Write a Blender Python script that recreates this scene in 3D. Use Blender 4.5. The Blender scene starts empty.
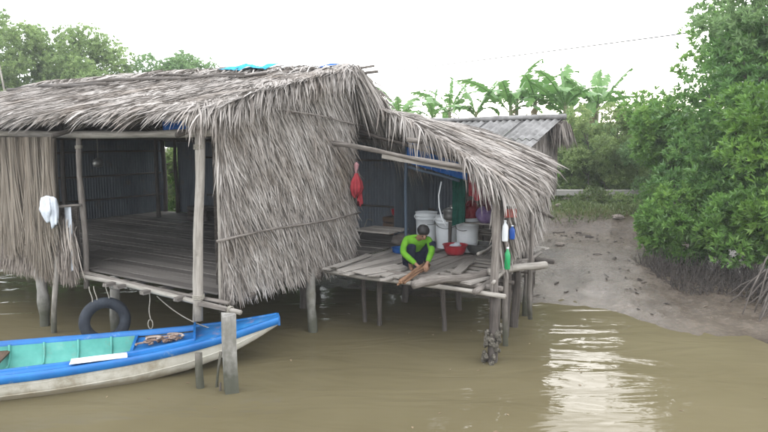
import bpy, math, random
import numpy as np
from mathutils import Vector, Matrix

rng = np.random.default_rng(7)
random.seed(7)
R_ = math.radians
scene = bpy.context.scene
col = scene.collection

# ------------------------------------------------------------------ camera, sky, sun, exposure
cam_d = bpy.data.cameras.new('camera')
cam = bpy.data.objects.new('camera', cam_d)
col.objects.link(cam)
cam.location = (0, 0, 3.0)
cam.rotation_euler = (R_(90 - 6.9), 0, 0)
cam_d.sensor_width = 36.0
cam_d.lens = 36.0 * 626 / 768
cam_d.clip_end = 2000
cam_d.clip_start = 0.05
scene.camera = cam

SUN_EL, SUN_AZ = R_(24), R_(17.5)
world = bpy.data.worlds.new('World')
scene.world = world
world.use_nodes = True
wn = world.node_tree
wn.nodes.clear()
wo = wn.nodes.new('ShaderNodeOutputWorld')
sky = wn.nodes.new('ShaderNodeTexSky')
sky.sky_type = 'NISHITA'
sky.sun_disc = False
sky.sun_elevation = SUN_EL
sky.sun_rotation = SUN_AZ
sky.air_density = 1.0
sky.dust_density = 1.0
bg1 = wn.nodes.new('ShaderNodeBackground')
bg1.inputs['Strength'].default_value = 0.05
wn.links.new(sky.outputs[0], bg1.inputs['Color'])
# even bright overcast layer: soft cloud noise over the whole dome
tc = wn.nodes.new('ShaderNodeTexCoord')
cn = wn.nodes.new('ShaderNodeTexNoise')
cn.inputs['Scale'].default_value = 2.2
cn.inputs['Detail'].default_value = 5
wn.links.new(tc.outputs['Generated'], cn.inputs['Vector'])
cr = wn.nodes.new('ShaderNodeValToRGB')
cr.color_ramp.elements[0].position = 0.3
cr.color_ramp.elements[0].color = (0.84, 0.88, 0.93, 1)
cr.color_ramp.elements[1].position = 0.7
cr.color_ramp.elements[1].color = (1.0, 1.0, 1.0, 1)
wn.links.new(cn.outputs['Fac'], cr.inputs['Fac'])
bg2 = wn.nodes.new('ShaderNodeBackground')
bg2.inputs['Strength'].default_value = 1.95
wn.links.new(cr.outputs['Color'], bg2.inputs['Color'])
ad = wn.nodes.new('ShaderNodeAddShader')
wn.links.new(bg1.outputs[0], ad.inputs[0])
wn.links.new(bg2.outputs[0], ad.inputs[1])
wn.links.new(ad.outputs[0], wo.inputs['Surface'])

sun_d = bpy.data.lights.new('sun', 'SUN')
sun_d.energy = 0.5
sun_d.angle = R_(18)
sun_d.color = (1.0, 0.985, 0.965)
sun = bpy.data.objects.new('sun', sun_d)
col.objects.link(sun)
sd = Vector((math.sin(SUN_AZ) * math.cos(SUN_EL), math.cos(SUN_AZ) * math.cos(SUN_EL), math.sin(SUN_EL)))
sun.rotation_euler = sd.to_track_quat('Z', 'Y').to_euler()
sun.location = (10, 30, 20)

scene.view_settings.view_transform = 'Standard'
scene.view_settings.look = 'None'
scene.view_settings.exposure = 0.9
scene.view_settings.gamma = 1.0
scene.view_settings.use_curve_mapping = False

# ------------------------------------------------------------------ helpers
def A(*p):
    return np.array(p, dtype=float)

def nrm(v):
    v = np.asarray(v, float)
    return v / np.maximum(np.linalg.norm(v, axis=-1, keepdims=True), 1e-9)

CX, CY = -2.15, 8.04                 # front right corner of the big hut
ang = R_(32.5)
UX, UY = math.cos(ang), -math.sin(ang)
VX, VY = math.sin(ang), math.cos(ang)
UV_U = A(UX, UY, 0)
UV_V = A(VX, VY, 0)
ZZ = A(0, 0, 1)

def W(u, v, z):
    return A(CX + u * UX + v * VX, CY + u * UY + v * VY, z)

def Wn(u, v, z):                     # arrays
    u, v, z = np.broadcast_arrays(np.asarray(u, float), np.asarray(v, float), np.asarray(z, float))
    return np.stack([CX + u * UX + v * VX, CY + u * UY + v * VY, z], -1)

def make_mesh(name, V, F, m, smooth=False, tint=None, grain=None):
    me = bpy.data.meshes.new(name)
    V = np.asarray(V, np.float32)
    if isinstance(F, np.ndarray):
        n, k = F.shape
        loops = F.ravel().astype(np.int32)
        starts = (np.arange(n) * k).astype(np.int32)
    else:
        n = len(F)
        ln = np.array([len(f) for f in F])
        loops = np.array([i for f in F for i in f], np.int32)
        starts = np.concatenate([[0], np.cumsum(ln)[:-1]]).astype(np.int32)
    me.vertices.add(len(V))
    me.vertices.foreach_set('co', V.ravel())
    me.loops.add(len(loops))
    me.loops.foreach_set('vertex_index', loops)
    me.polygons.add(n)
    me.polygons.foreach_set('loop_start', starts)
    me.update(calc_edges=True)
    me.polygons.foreach_set('use_smooth', np.full(n, bool(smooth)))
    if tint is not None:
        a = me.attributes.new('tint', 'FLOAT', 'POINT')
        a.data.foreach_set('value', np.asarray(tint, np.float32))
    if grain is not None:
        a = me.attributes.new('grain', 'FLOAT_VECTOR', 'POINT')
        a.data.foreach_set('vector', np.asarray(grain, np.float32).ravel())
    if m is not None:
        me.materials.append(m)
    me.update()
    return me

def tag(o, label=None, cat=None, group=None, kind=None):
    if label: o['label'] = label
    if cat: o['category'] = cat
    if group: o['group'] = group
    if kind: o['kind'] = kind
    return o

def thing(name, label, cat, loc, group=None):
    o = bpy.data.objects.new(name, None)
    o.empty_display_size = 0.2
    o.location = loc
    col.objects.link(o)
    return tag(o, label, cat, group)

def origin_of(p):
    L = np.zeros(3)
    while p is not None:
        L = L + np.array(p.location)
        p = p.parent
    return L

def obj(name, V, F, m, parent=None, smooth=False, tint=None, grain=None, label=None, cat=None, group=None, kind=None):
    V = np.asarray(V, float)
    if parent is None:
        L = A(V[:, 0].mean(), V[:, 1].mean(), V[:, 2].min())
    else:
        L = origin_of(parent)
    me = make_mesh(name, V - L, F, m, smooth, tint, grain)
    o = bpy.data.objects.new(name, me)
    col.objects.link(o)
    if parent is None:
        o.location = L
    else:
        o.parent = parent
    return tag(o, label, cat, group, kind)

class G:
    """collects shapes that become ONE mesh"""
    def __init__(s):
        s.V, s.F, s.gr, s.ti, s.n = [], [], [], [], 0
    def add(s, V, F, grain=None, tint=0.5):
        V = np.asarray(V, float).reshape(-1, 3)
        s.V.append(V)
        for f in F:
            s.F.append([int(i) + s.n for i in f])
        s.gr.append(np.asarray(grain, float) if grain is not None else V.copy())
        s.ti.append(np.full(len(V), tint) if np.isscalar(tint) else np.asarray(tint))
        s.n += len(V)
        return s
    def tube(s, P, r, sides=8, rough=0.0, caps=True, tint=0.5, flat=1.0):
        P = np.asarray(P, float)
        n = len(P)
        r = np.broadcast_to(np.asarray(r, float), (n,))
        T = np.gradient(P, axis=0)
        T = nrm(T)
        ref = A(0, 0, 1) if abs(T[:, 2]).mean() < 0.8 else A(0, 1, 0)
        X = nrm(np.cross(T, ref))
        Y = np.cross(X, T)
        th = np.linspace(0, 2 * np.pi, sides, endpoint=False)
        rr = r[:, None] * (1 + rough * rng.normal(size=(n, sides)))
        V = P[:, None] + X[:, None] * (np.cos(th) * rr)[..., None] + Y[:, None] * (np.sin(th) * rr)[..., None] * flat
        L = np.concatenate([[0], np.cumsum(np.linalg.norm(np.diff(P, axis=0), axis=1))])
        sd_ = rng.uniform(0, 50)
        gr = np.zeros((n, sides, 3))
        gr[..., 0] = np.cos(th) * r[:, None] + sd_
        gr[..., 1] = np.sin(th) * r[:, None]
        gr[..., 2] = L[:, None]
        F = []
        for i in range(n - 1):
            for j in range(sides):
                k = (j + 1) % sides
                F.append((i * sides + j, i * sides + k, (i + 1) * sides + k, (i + 1) * sides + j))
        if caps:
            F.append(tuple(range(sides))[::-1])
            F.append(tuple((n - 1) * sides + j for j in range(sides)))
        return s.add(V.reshape(-1, 3), F, gr.reshape(-1, 3), tint)
    def pole(s, p0, p1, r0, r1=None, n=7, bend=0.02, rough=0.09, sides=8, tint=0.5, knots=True):
        p0, p1 = np.asarray(p0, float), np.asarray(p1, float)
        r1 = r0 if r1 is None else r1
        t = np.linspace(0, 1, n)
        Lg = np.linalg.norm(p1 - p0)
        d = (p1 - p0) / Lg
        a = nrm(np.cross(d, A(0.3, 0.5, 0.8)))
        b = np.cross(d, a)
        w = np.sin(np.pi * t)
        ph = rng.uniform(0, 6.28, 2)
        P = p0 + np.outer(t, p1 - p0)
        P += np.outer(w * np.sin(t * 4 + ph[0]) * bend * Lg, a) + np.outer(w * np.sin(t * 5 + ph[1]) * bend * Lg, b)
        r = r0 + (r1 - r0) * t
        if knots:
            r = r * (1 + 0.08 * rng.normal(size=n))
        return s.tube(P, r, sides, rough, True, tint)
    def box(s, c, ax, dims, jit=0.0, tint=0.5, bev=0.0):
        """c centre, ax 3 axes rows (x along, y across, z up), dims full sizes; corners may be uneven"""
        ax = np.asarray(ax, float)
        dx, dy, dz = [d / 2 for d in dims]
        nseg = max(2, min(8, int(dims[0] / 0.3) + 1))
        xs = np.linspace(-dx, dx, nseg)
        V, gr = [], []
        sd_ = rng.uniform(0, 50)
        for i, x in enumerate(xs):
            e = 1.0
            oy = rng.normal() * jit * 0.5
            oz = rng.normal() * jit * 0.3
            for (y, z) in ((-dy, -dz), (dy, -dz), (dy, dz), (-dy, dz)):
                jx = rng.normal() * jit if i in (0, nseg - 1) else 0
                q = A(x + jx, y + oy + rng.normal() * jit * 0.25, z + oz)
                V.append(np.asarray(c) + q @ ax)
                gr.append(A(y + sd_, z, x))
        F = []
        for i in range(nseg - 1):
            for j in range(4):
                k = (j + 1) % 4
                F.append((i * 4 + j, i * 4 + k, i * 4 + 4 + k, i * 4 + 4 + j))
        F.append((3, 2, 1, 0))
        b = (nseg - 1) * 4
        F.append((b, b + 1, b + 2, b + 3))
        F = [f[::-1] for f in F] if np.linalg.det(ax) > 0 and False else F
        return s.add(V, F, gr, tint)
    def lathe(s, c, prof, n=24, tint=0.5, closed=True, sx=1, sy=1):
        """prof: list of (r,z); rows of the profile that have r ~ 0 close the shape"""
        c = np.asarray(c, float)
        th = np.linspace(0, 2 * np.pi, n, endpoint=False)
        V = [c + A(r * np.cos(t) * sx, r * np.sin(t) * sy, z) for (r, z) in prof for t in th]
        F = []
        for i in range(len(prof) - 1):
            for j in range(n):
                k = (j + 1) % n
                F.append((i * n + j, i * n + k, (i + 1) * n + k, (i + 1) * n + j))
        if closed:
            F.append(tuple(range(n))[::-1])
            F.append(tuple((len(prof) - 1) * n + j for j in range(n)))
        return s.add(V, F, None, tint)
    def grid(s, P, tint=0.5, grain=None, wrap=False):
        """P (a,b,3)"""
        a, b = P.shape[:2]
        F = []
        for i in range(a - 1):
            for j in range(b - 1):
                F.append((i * b + j, i * b + j + 1, (i + 1) * b + j + 1, (i + 1) * b + j))
        return s.add(P.reshape(-1, 3), F, None if grain is None else grain.reshape(-1, 3), tint)
    def build(s, name, m, parent=None, smooth=True, **k):
        return obj(name, np.concatenate(s.V), s.F, m, parent, smooth, np.concatenate(s.ti), np.concatenate(s.gr), **k)

def ellipsoid(g, c, r, ax=None, n=12, m=8, noise=0.0, tint=0.5):
    c = np.asarray(c, float)
    ax = np.eye(3) if ax is None else np.asarray(ax, float)
    ph = np.linspace(0.12, np.pi - 0.12, m)
    th = np.linspace(0, 2 * np.pi, n, endpoint=False)
    V = []
    for p in ph:
        for t in th:
            k = 1 + noise * rng.normal()
            q = A(r[0] * np.sin(p) * np.cos(t), r[1] * np.sin(p) * np.sin(t), r[2] * np.cos(p)) * k
            V.append(c + q @ ax)
    F = []
    for i in range(m - 1):
        for j in range(n):
            k = (j + 1) % n
            F.append((i * n + j, (i + 1) * n + j, (i + 1) * n + k, i * n + k))
    F.append(tuple(range(n)))
    F.append(tuple((m - 1) * n + j for j in range(n))[::-1])
    g.add(V, F, None, tint)

# ------------------------------------------------------------------ materials
def ramp(nt, stops):
    r = nt.nodes.new('ShaderNodeValToRGB')
    el = r.color_ramp.elements
    el[0].position, el[0].color = stops[0][0], (*stops[0][1], 1)
    el[1].position, el[1].color = stops[-1][0], (*stops[-1][1], 1)
    for p, c in stops[1:-1]:
        e = el.new(p)
        e.color = (*c, 1)
    return r

def mat(name, stops, coord='Object', scale=(1, 1, 1), nscale=8, detail=6, rough=0.8, rough2=None, bump=0.3, bdist=0.01,
        tintmix=0.0, spec=0.3, metallic=0, trans=0.0, dirt=None, tide=None, k=0.77):
    stops = [(p_, tuple(x_ * k for x_ in c_)) for p_, c_ in stops]
    m = bpy.data.materials.new(name)
    m.use_nodes = True
    nt = m.node_tree
    b = nt.nodes['Principled BSDF']
    if coord == 'grain':
        at = nt.nodes.new('ShaderNodeAttribute')
        at.attribute_name = 'grain'
        src = at.outputs['Vector']
    else:
        t = nt.nodes.new('ShaderNodeTexCoord')
        src = t.outputs['Object']
    mp = nt.nodes.new('ShaderNodeMapping')
    mp.inputs['Scale'].default_value = scale
    nt.links.new(src, mp.inputs['Vector'])
    nz = nt.nodes.new('ShaderNodeTexNoise')
    nz.inputs['Scale'].default_value = nscale
    nz.inputs['Detail'].default_value = detail
    nz.inputs['Roughness'].default_value = 0.6
    nt.links.new(mp.outputs[0], nz.inputs['Vector'])
    fac = nz.outputs['Fac']
    if tintmix > 0:
        ta = nt.nodes.new('ShaderNodeAttribute')
        ta.attribute_name = 'tint'
        mx = nt.nodes.new('ShaderNodeMix')
        mx.inputs[0].default_value = tintmix
        nt.links.new(fac, mx.inputs[2])
        nt.links.new(ta.outputs['Fac'], mx.inputs[3])
        fac = mx.outputs[0]
    r = ramp(nt, stops)
    nt.links.new(fac, r.inputs['Fac'])
    c = r.outputs['Color']
    if dirt:                                   # (colour, scale, low, high): stains with a shape of their own
        dz = nt.nodes.new('ShaderNodeTexNoise')
        dz.inputs['Scale'].default_value = dirt[1]
        dz.inputs['Detail'].default_value = 8
        dz.inputs['Roughness'].default_value = 0.7
        nt.links.new(src, dz.inputs['Vector'])
        mr = nt.nodes.new('ShaderNodeMapRange')
        mr.inputs[1].default_value, mr.inputs[2].default_value = dirt[2], dirt[3]
        nt.links.new(dz.outputs['Fac'], mr.inputs[0])
        mc = nt.nodes.new('ShaderNodeMix')
        mc.data_type = 'RGBA'
        nt.links.new(mr.outputs[0], mc.inputs[0])
        nt.links.new(c, mc.inputs[6])
        mc.inputs[7].default_value = (*dirt[0], 1)
        c = mc.outputs[2]
    if tide:                                   # (colour, height): algae and silt left on the wood by the tide
        gp = nt.nodes.new('ShaderNodeNewGeometry')
        sz = nt.nodes.new('ShaderNodeSeparateXYZ')
        nt.links.new(gp.outputs['Position'], sz.inputs[0])
        tz = nt.nodes.new('ShaderNodeTexNoise')
        tz.inputs['Scale'].default_value = 9
        tz.inputs['Detail'].default_value = 6
        nt.links.new(gp.outputs['Position'], tz.inputs['Vector'])
        ma = nt.nodes.new('ShaderNodeMath'); ma.operation = 'MULTIPLY_ADD'
        ma.inputs[1].default_value = -tide[1] * 1.1
        nt.links.new(tz.outputs['Fac'], ma.inputs[0]); nt.links.new(sz.outputs['Z'], ma.inputs[2])
        tm = nt.nodes.new('ShaderNodeMapRange')
        tm.inputs[1].default_value = -.1 * tide[1]; tm.inputs[2].default_value = .75 * tide[1]
        tm.inputs[3].default_value = .85; tm.inputs[4].default_value = 0
        nt.links.new(ma.outputs[0], tm.inputs[0])
        tc_ = nt.nodes.new('ShaderNodeMix'); tc_.data_type = 'RGBA'
        nt.links.new(tm.outputs[0], tc_.inputs[0]); nt.links.new(c, tc_.inputs[6]); tc_.inputs[7].default_value = (*tide[0], 1)
        c = tc_.outputs[2]
    nt.links.new(c, b.inputs['Base Color'])
    b.inputs['Roughness'].default_value = rough
    if rough2 is not None:
        mr = nt.nodes.new('ShaderNodeMapRange')
        mr.inputs[1].default_value, mr.inputs[2].default_value = 0.35, 0.65
        mr.inputs[3].default_value, mr.inputs[4].default_value = rough, rough2
        nt.links.new(nz.outputs['Fac'], mr.inputs[0])
        nt.links.new(mr.outputs[0], b.inputs['Roughness'])
    b.inputs['Specular IOR Level'].default_value = spec
    b.inputs['Metallic'].default_value = metallic
    if bump > 0:
        bp = nt.nodes.new('ShaderNodeBump')
        bp.inputs['Strength'].default_value = bump
        bp.inputs['Distance'].default_value = bdist
        nt.links.new(nz.outputs['Fac'], bp.inputs['Height'])
        nt.links.new(bp.outputs[0], b.inputs['Normal'])
    if trans > 0:
        tr = nt.nodes.new('ShaderNodeBsdfTranslucent')
        nt.links.new(c, tr.inputs['Color'])
        ms = nt.nodes.new('ShaderNodeMixShader')
        ms.inputs[0].default_value = trans
        nt.links.new(b.outputs[0], ms.inputs[1])
        nt.links.new(tr.outputs[0], ms.inputs[2])
        nt.links.new(ms.outputs[0], nt.nodes['Material Output'].inputs['Surface'])
    return m

thatch_m = mat('dry palm thatch', [(0.0, (.11, .094, .08)), (0.3, (.24, .209, .183)), (0.6, (.39, .352, .322)), (1.0, (.61, .572, .53))],
               nscale=5, tintmix=0.75, rough=0.75, bump=0, spec=0.25, dirt=((.15, .115, .085), 1.1, .5, .8))
thatch_brown_m = mat('fresher brown thatch', [(0.0, (.07, .055, .047)), (0.35, (.24, .2, .17)), (0.65, (.38, .325, .28)), (1.0, (.58, .52, .455))],
                     nscale=5, tintmix=0.75, rough=0.75, bump=0, spec=0.25)
under_m = mat('thatch underlayer', [(0.2, (.085, .07, .058)), (0.8, (.22, .19, .165))], nscale=14, scale=(1, 1, 3), bump=0.8, bdist=0.03, rough=0.95)
wood_m = mat('weathered grey wood', [(0.25, (.075, .063, .055)), (0.5, (.185, .16, .14)), (0.75, (.31, .28, .25))], 'grain', (45, 45, 3.2), 1.0, 6,
             0.85, bump=0.6, bdist=0.006, dirt=((.09, .085, .07), 2.5, .55, .75), tide=((.04, .042, .025), .45))
pale_m = mat('pale debarked wood', [(0.25, (.18, .16, .138)), (0.5, (.33, .3, .262)), (0.8, (.47, .435, .39))], 'grain', (40, 40, 3), 1.0, 6,
             0.8, bump=0.5, bdist=0.005, dirt=((.14, .12, .1), 3, .56, .74), tide=((.04, .042, .025), .45))
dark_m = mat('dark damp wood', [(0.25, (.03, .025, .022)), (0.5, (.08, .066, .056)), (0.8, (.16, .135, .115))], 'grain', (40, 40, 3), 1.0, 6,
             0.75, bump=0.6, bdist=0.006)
plank_m = mat('weathered deck plank', [(0.2, (.12, .105, .093)), (0.5, (.31, .28, .248)), (0.8, (.48, .44, .395))], 'grain', (60, 60, 2.2), 1.0, 7,
              0.8, bump=0.5, bdist=0.004, tintmix=0.35, dirt=((.1, .085, .07), 2.0, .52, .8))
floor_m = mat('hut floor boards', [(0.2, (.085, .075, .068)), (0.5, (.19, .17, .152)), (0.8, (.29, .265, .238))], 'grain', (50, 50, 1.6), 1.0, 7,
              0.62, bump=0.4, bdist=0.004, tintmix=0.4)
concrete_m = mat('weathered squared post', [(0.25, (.16, .15, .135)), (0.55, (.3, .285, .26)), (0.8, (.42, .4, .37))], 'grain', (14, 14, 4), 1.0, 9, 0.9,
                 bump=0.6, bdist=0.008, dirt=((.12, .115, .09), 3, .5, .72), tide=((.04, .042, .025), .45))
crust_m = mat('barnacle crust', [(0.3, (.05, .045, .035)), (0.55, (.13, .115, .09)), (0.75, (.32, .29, .25))], nscale=40, bump=1, bdist=0.02, rough=0.9)
tin_m = mat('dull corrugated tin', [(0.3, (.07, .085, .105)), (0.55, (.12, .14, .165)), (0.8, (.17, .195, .22))], nscale=3, scale=(1, 1, .4), rough=0.5, rough2=0.7,
            bump=0.05, metallic=0.2, spec=0.4, dirt=((.12, .09, .07), 2.4, .56, .75))
fibro_m = mat('aged cement roof sheet', [(0.25, (.11, .105, .1)), (0.5, (.23, .222, .215)), (0.8, (.36, .35, .34))], nscale=4, detail=9, rough=0.9, bump=0.3,
              dirt=((.08, .078, .07), 3.0, .5, .72))
blue_m = mat('worn blue boat paint', [(0.3, (.008, .11, .36)), (0.6, (.012, .17, .48)), (0.8, (.035, .24, .56))], nscale=3, detail=8, rough=0.38, rough2=.6, bump=0.15,
             spec=0.4, dirt=((.2, .27, .33), 5, .6, .72))
bluedeck_m = mat('scuffed blue deck paint', [(0.3, (.015, .13, .38)), (0.6, (.02, .2, .52)), (0.8, (.06, .27, .58))], nscale=4, detail=8, rough=0.45, rough2=.65, bump=0.2,
                 spec=0.35, dirt=((.28, .2, .22), 3.2, .55, .68))
white_boat_m = mat('cream boat hull paint', [(0.3, (.5, .46, .38)), (0.55, (.66, .63, .55)), (0.8, (.74, .72, .66))], nscale=3, detail=8, rough=0.5, bump=0.15,
                   dirt=((.24, .2, .13), 2.2, .52, .72), tide=((.2, .165, .105), .1))
green_boat_m = mat('sea green boat inside', [(0.3, (.07, .32, .27)), (0.6, (.12, .43, .37)), (0.8, (.22, .52, .46))], nscale=3, detail=8, rough=0.6, bump=0.2,
                   dirt=((.16, .2, .16), 4, .55, .75))
white_m = mat('white plastic', [(0.3, (.64, .66, .67)), (0.7, (.78, .8, .81))], k=1.0, nscale=3, rough=0.42, bump=0.05, spec=0.4, dirt=((.42, .4, .36), 3, .58, .75))
red_m = mat('red plastic', [(0.3, (.42, .018, .03)), (0.7, (.56, .03, .045))], nscale=4, rough=0.35, bump=0.03, spec=0.45)
steel_m = mat('dull aluminium', [(0.3, (.22, .22, .21)), (0.7, (.36, .36, .35))], nscale=6, rough=0.42, metallic=0.7, bump=0.05, dirt=((.14, .13, .11), 4, .5, .75))
rubber_m = mat('old tyre rubber', [(0.3, (.018, .022, .03)), (0.6, (.035, .042, .055)), (0.8, (.075, .085, .1))], nscale=8, rough=0.7, bump=0.3)
rope_m = mat('pale rope', [(0.3, (.3, .27, .22)), (0.7, (.48, .45, .38))], 'grain', (80, 80, 60), 1, 2, 0.9, bump=0.5, bdist=0.003)
net_m = mat('beige hanging net', [(0.3, (.22, .18, .14)), (0.55, (.31, .265, .215)), (0.8, (.39, .34, .285))], nscale=3, scale=(11, 11, .5), detail=9, rough=0.95, bump=0.5, bdist=0.02,
            spec=0.1, trans=0.15)
strand_m = mat('net strands', [(0.0, (.2, .155, .12)), (0.4, (.3, .25, .2)), (0.7, (.37, .32, .265)), (1.0, (.46, .41, .35))], nscale=2, tintmix=.8, rough=.9, bump=0, spec=.1, trans=.2)
def cloth(name, a, b):
    return mat(name, [(0.3, a), (0.7, b)], nscale=9, rough=0.9, bump=0.6, bdist=0.025, spec=0.1)
cloth_white = cloth('white cloth', (.6, .63, .68), (.76, .79, .84))
cloth_red = cloth('faded red cloth', (.28, .03, .04), (.45, .06, .07))
cloth_blue = cloth('blue tarpaulin', (.01, .06, .26), (.02, .13, .4))
cloth_cyan = cloth('sky blue tarpaulin', (.02, .27, .45), (.06, .4, .6))
cloth_green = cloth('dark green cloth', (.01, .06, .045), (.02, .12, .085))
cloth_purple = cloth('purple plastic bag', (.14, .08, .2), (.28, .2, .36))
cloth_pink = cloth('pale pink cloth', (.45, .22, .24), (.6, .36, .36))
cloth_teal = cloth('teal cloth', (.02, .2, .25), (.04, .33, .38))
lime_m = cloth('lime green shirt cloth', (.085, .25, .015), (.15, .36, .03))
navy_m = cloth('navy trouser cloth', (.008, .01, .022), (.018, .022, .04))
skin_m = mat('tanned skin', [(0.3, (.24, .125, .075)), (0.7, (.3, .165, .1))], nscale=8, rough=0.55, bump=0.05)
hair_m = mat('black hair', [(0.3, (.006, .005, .005)), (0.7, (.016, .014, .013))], nscale=40, rough=0.5, bump=0.4)
greenplastic_m = mat('green plastic', [(0.3, (.01, .3, .09)), (0.7, (.02, .42, .14))], nscale=5, rough=0.35, bump=0.03, spec=0.45)
stick_m = mat('reddish brown cut sticks', [(0.25, (.13, .065, .035)), (0.55, (.27, .15, .085)), (0.8, (.42, .27, .16))], 'grain', (50, 50, 4), 1, 6, 0.8, bump=0.4)
crate_m = mat('brown slatted crate wood', [(0.25, (.05, .03, .02)), (0.55, (.13, .08, .05)), (0.8, (.2, .13, .085))], 'grain', (40, 40, 3), 1, 6, 0.8, bump=0.4)
stone_m = mat('pale broken rubble', [(0.3, (.16, .13, .11)), (0.7, (.36, .31, .27))], nscale=8, rough=0.9, bump=0.6)
slab_m = mat('pale concrete', [(0.3, (.3, .28, .25)), (0.7, (.46, .44, .41))], nscale=4, detail=9, rough=0.9, bump=0.3)
wire_m = mat('black cable sheath', [(0.3, (.1, .1, .11)), (0.7, (.14, .14, .15))], nscale=4, rough=0.6, bump=0)

def leafmat(name, dk, md, lt, trans=0.3, rough=0.45):
    return mat(name, [(0.0, dk), (0.5, md), (1.0, lt)], nscale=1.2, detail=3, tintmix=0.7, rough=rough, bump=0, spec=0.5, trans=trans, k=1.0)
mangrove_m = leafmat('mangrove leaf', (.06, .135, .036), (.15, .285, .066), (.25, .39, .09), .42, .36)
mangrove_bright_m = leafmat('yellow green mangrove leaf', (.06, .14, .032), (.145, .27, .05), (.24, .37, .07), .35, .36)  # yellower leaf colour, a tone of its own
mangrove_dark_m = leafmat('dark green mangrove leaf', (.05, .115, .038), (.125, .245, .07), (.215, .345, .085), .42, .36)  # slightly darker green leaf colour
far_m = leafmat('pale far leaf', (.13, .2, .085), (.25, .35, .13), (.35, .44, .18), 0.5)  # leaf colour lifted: veiling glare over the far trees is put into it
far2_m = leafmat('pale green far leaf', (.1, .18, .085), (.2, .31, .13), (.29, .4, .18), 0.5)  # greener version, with the same glare paleness in the colour
shrub_m = leafmat('light shrub leaf', (.12, .18, .07), (.24, .32, .12), (.36, .43, .18), 0.5)
grass_m = leafmat('bank grass', (.055, .085, .03), (.12, .165, .055), (.22, .23, .1), 0.3)
dry_m = leafmat('dry leaf', (.09, .06, .035), (.2, .14, .08), (.34, .27, .17), 0.2, 0.8)
banana_m = mat('banana leaf', [(0.2, (.07, .18, .045)), (0.5, (.14, .28, .075)), (0.85, (.23, .38, .12))], 'grain', (2, 40, 1), 1.0, 3, 0.42, bump=0.2, bdist=0.01, tintmix=0.4, trans=0.35, spec=0.4, k=.9)
banana_dry_m = mat('dry banana leaf', [(0.2, (.14, .1, .05)), (0.8, (.34, .27, .15))], 'grain', (2, 40, 1), 1.0, 3, 0.8, bump=0.2, trans=0.2)
stem_m = mat('banana stem', [(0.3, (.1, .12, .05)), (0.6, (.2, .2, .1)), (0.8, (.22, .15, .09))], 'grain', (30, 30, 2), 1, 5, 0.6, bump=0.3)
bark_m = mat('mangrove bark', [(0.3, (.06, .05, .042)), (0.6, (.14, .12, .105)), (0.8, (.24, .215, .19))], 'grain', (30, 30, 5), 1, 6, 0.9, bump=0.6)

# ------------------------------------------------------------------ ground and water
SHX = np.array([-200, -60, -14, -6, -2, 0, 1.6, 2.5, 3.5, 4.0, 4.4, 4.8, 5.6, 6.6, 8, 14, 40, 120, 300.])
SHY = np.array([120, 40, 18.5, 14.4, 12.7, 12.1, 11.7, 11.45, 11.25, 10.95, 10.0, 9.25, 8.75, 8.35, 7.7, 5.5, -4, -30, -90.])

def hash_noise(x, y, s, seed):
    r = np.random.default_rng(seed)
    out = np.zeros_like(x)
    for i in range(9):
        a = r.uniform(0, 6.28)
        k = s * r.uniform(0.6, 1.7)
        out += np.sin((x * np.cos(a) + y * np.sin(a)) * k + r.uniform(0, 6.28))
    return out / 4.2

def ground_h(x, y):
    x = np.asarray(x, float)
    y = np.asarray(y, float)
    ys = np.interp(x, SHX, SHY) + 0.13 * hash_noise(x, y, 3.0, 5) + 0.07 * hash_noise(x, y, 8.0, 6) + 0.04 * hash_noise(x, y, 21.0, 8)
    d = (y - ys) * 0.82
    h = np.where(d < 0, np.maximum(d * 0.22, -1.6), 0.075 * d)
    step = np.clip((d - 6.2) / 1.5, 0, 1)
    step = step * step * (3 - 2 * step)
    hi = 0.075 * 6.2 + 0.6 * step
    h = np.where(d > 6.2, np.minimum(np.maximum(hi, 0), 1.07), h)
    fade = np.clip(d / 1.2 + 0.3, 0, 1)
    h = h + fade * (0.035 * hash_noise(x, y, 2.0, 1) + 0.024 * hash_noise(x, y, 6.5, 2) + 0.013 * hash_noise(x, y, 19, 3))
    # channel left by the ebb, running from the water up the mud
    ch = np.exp(-((x - (3.55 + 0.16 * (y - 11.2))) / 0.35) ** 2) * np.clip(d / 1.5, 0, 1) * np.clip((5 - d) / 3, 0, 1)
    return h - 0.07 * ch

xs = np.unique(np.concatenate([np.linspace(-130, -40, 10), np.linspace(-40, -6, 40), np.linspace(-6, 12, 200), np.linspace(12, 40, 40), np.linspace(40, 130, 10)]))
ysg = np.unique(np.concatenate([np.linspace(-60, 4, 10), np.linspace(4, 8, 14), np.linspace(8, 24, 190), np.linspace(24, 60, 36), np.linspace(60, 160, 10)]))
X, Y = np.meshgrid(xs, ysg, indexing='ij')
Zg = ground_h(X, Y)
nx, ny = X.shape
idx = np.arange(nx * ny).reshape(nx, ny)
F = np.stack([idx[:-1, :-1].ravel(), idx[1:, :-1].ravel(), idx[1:, 1:].ravel(), idx[:-1, 1:].ravel()], 1)

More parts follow.
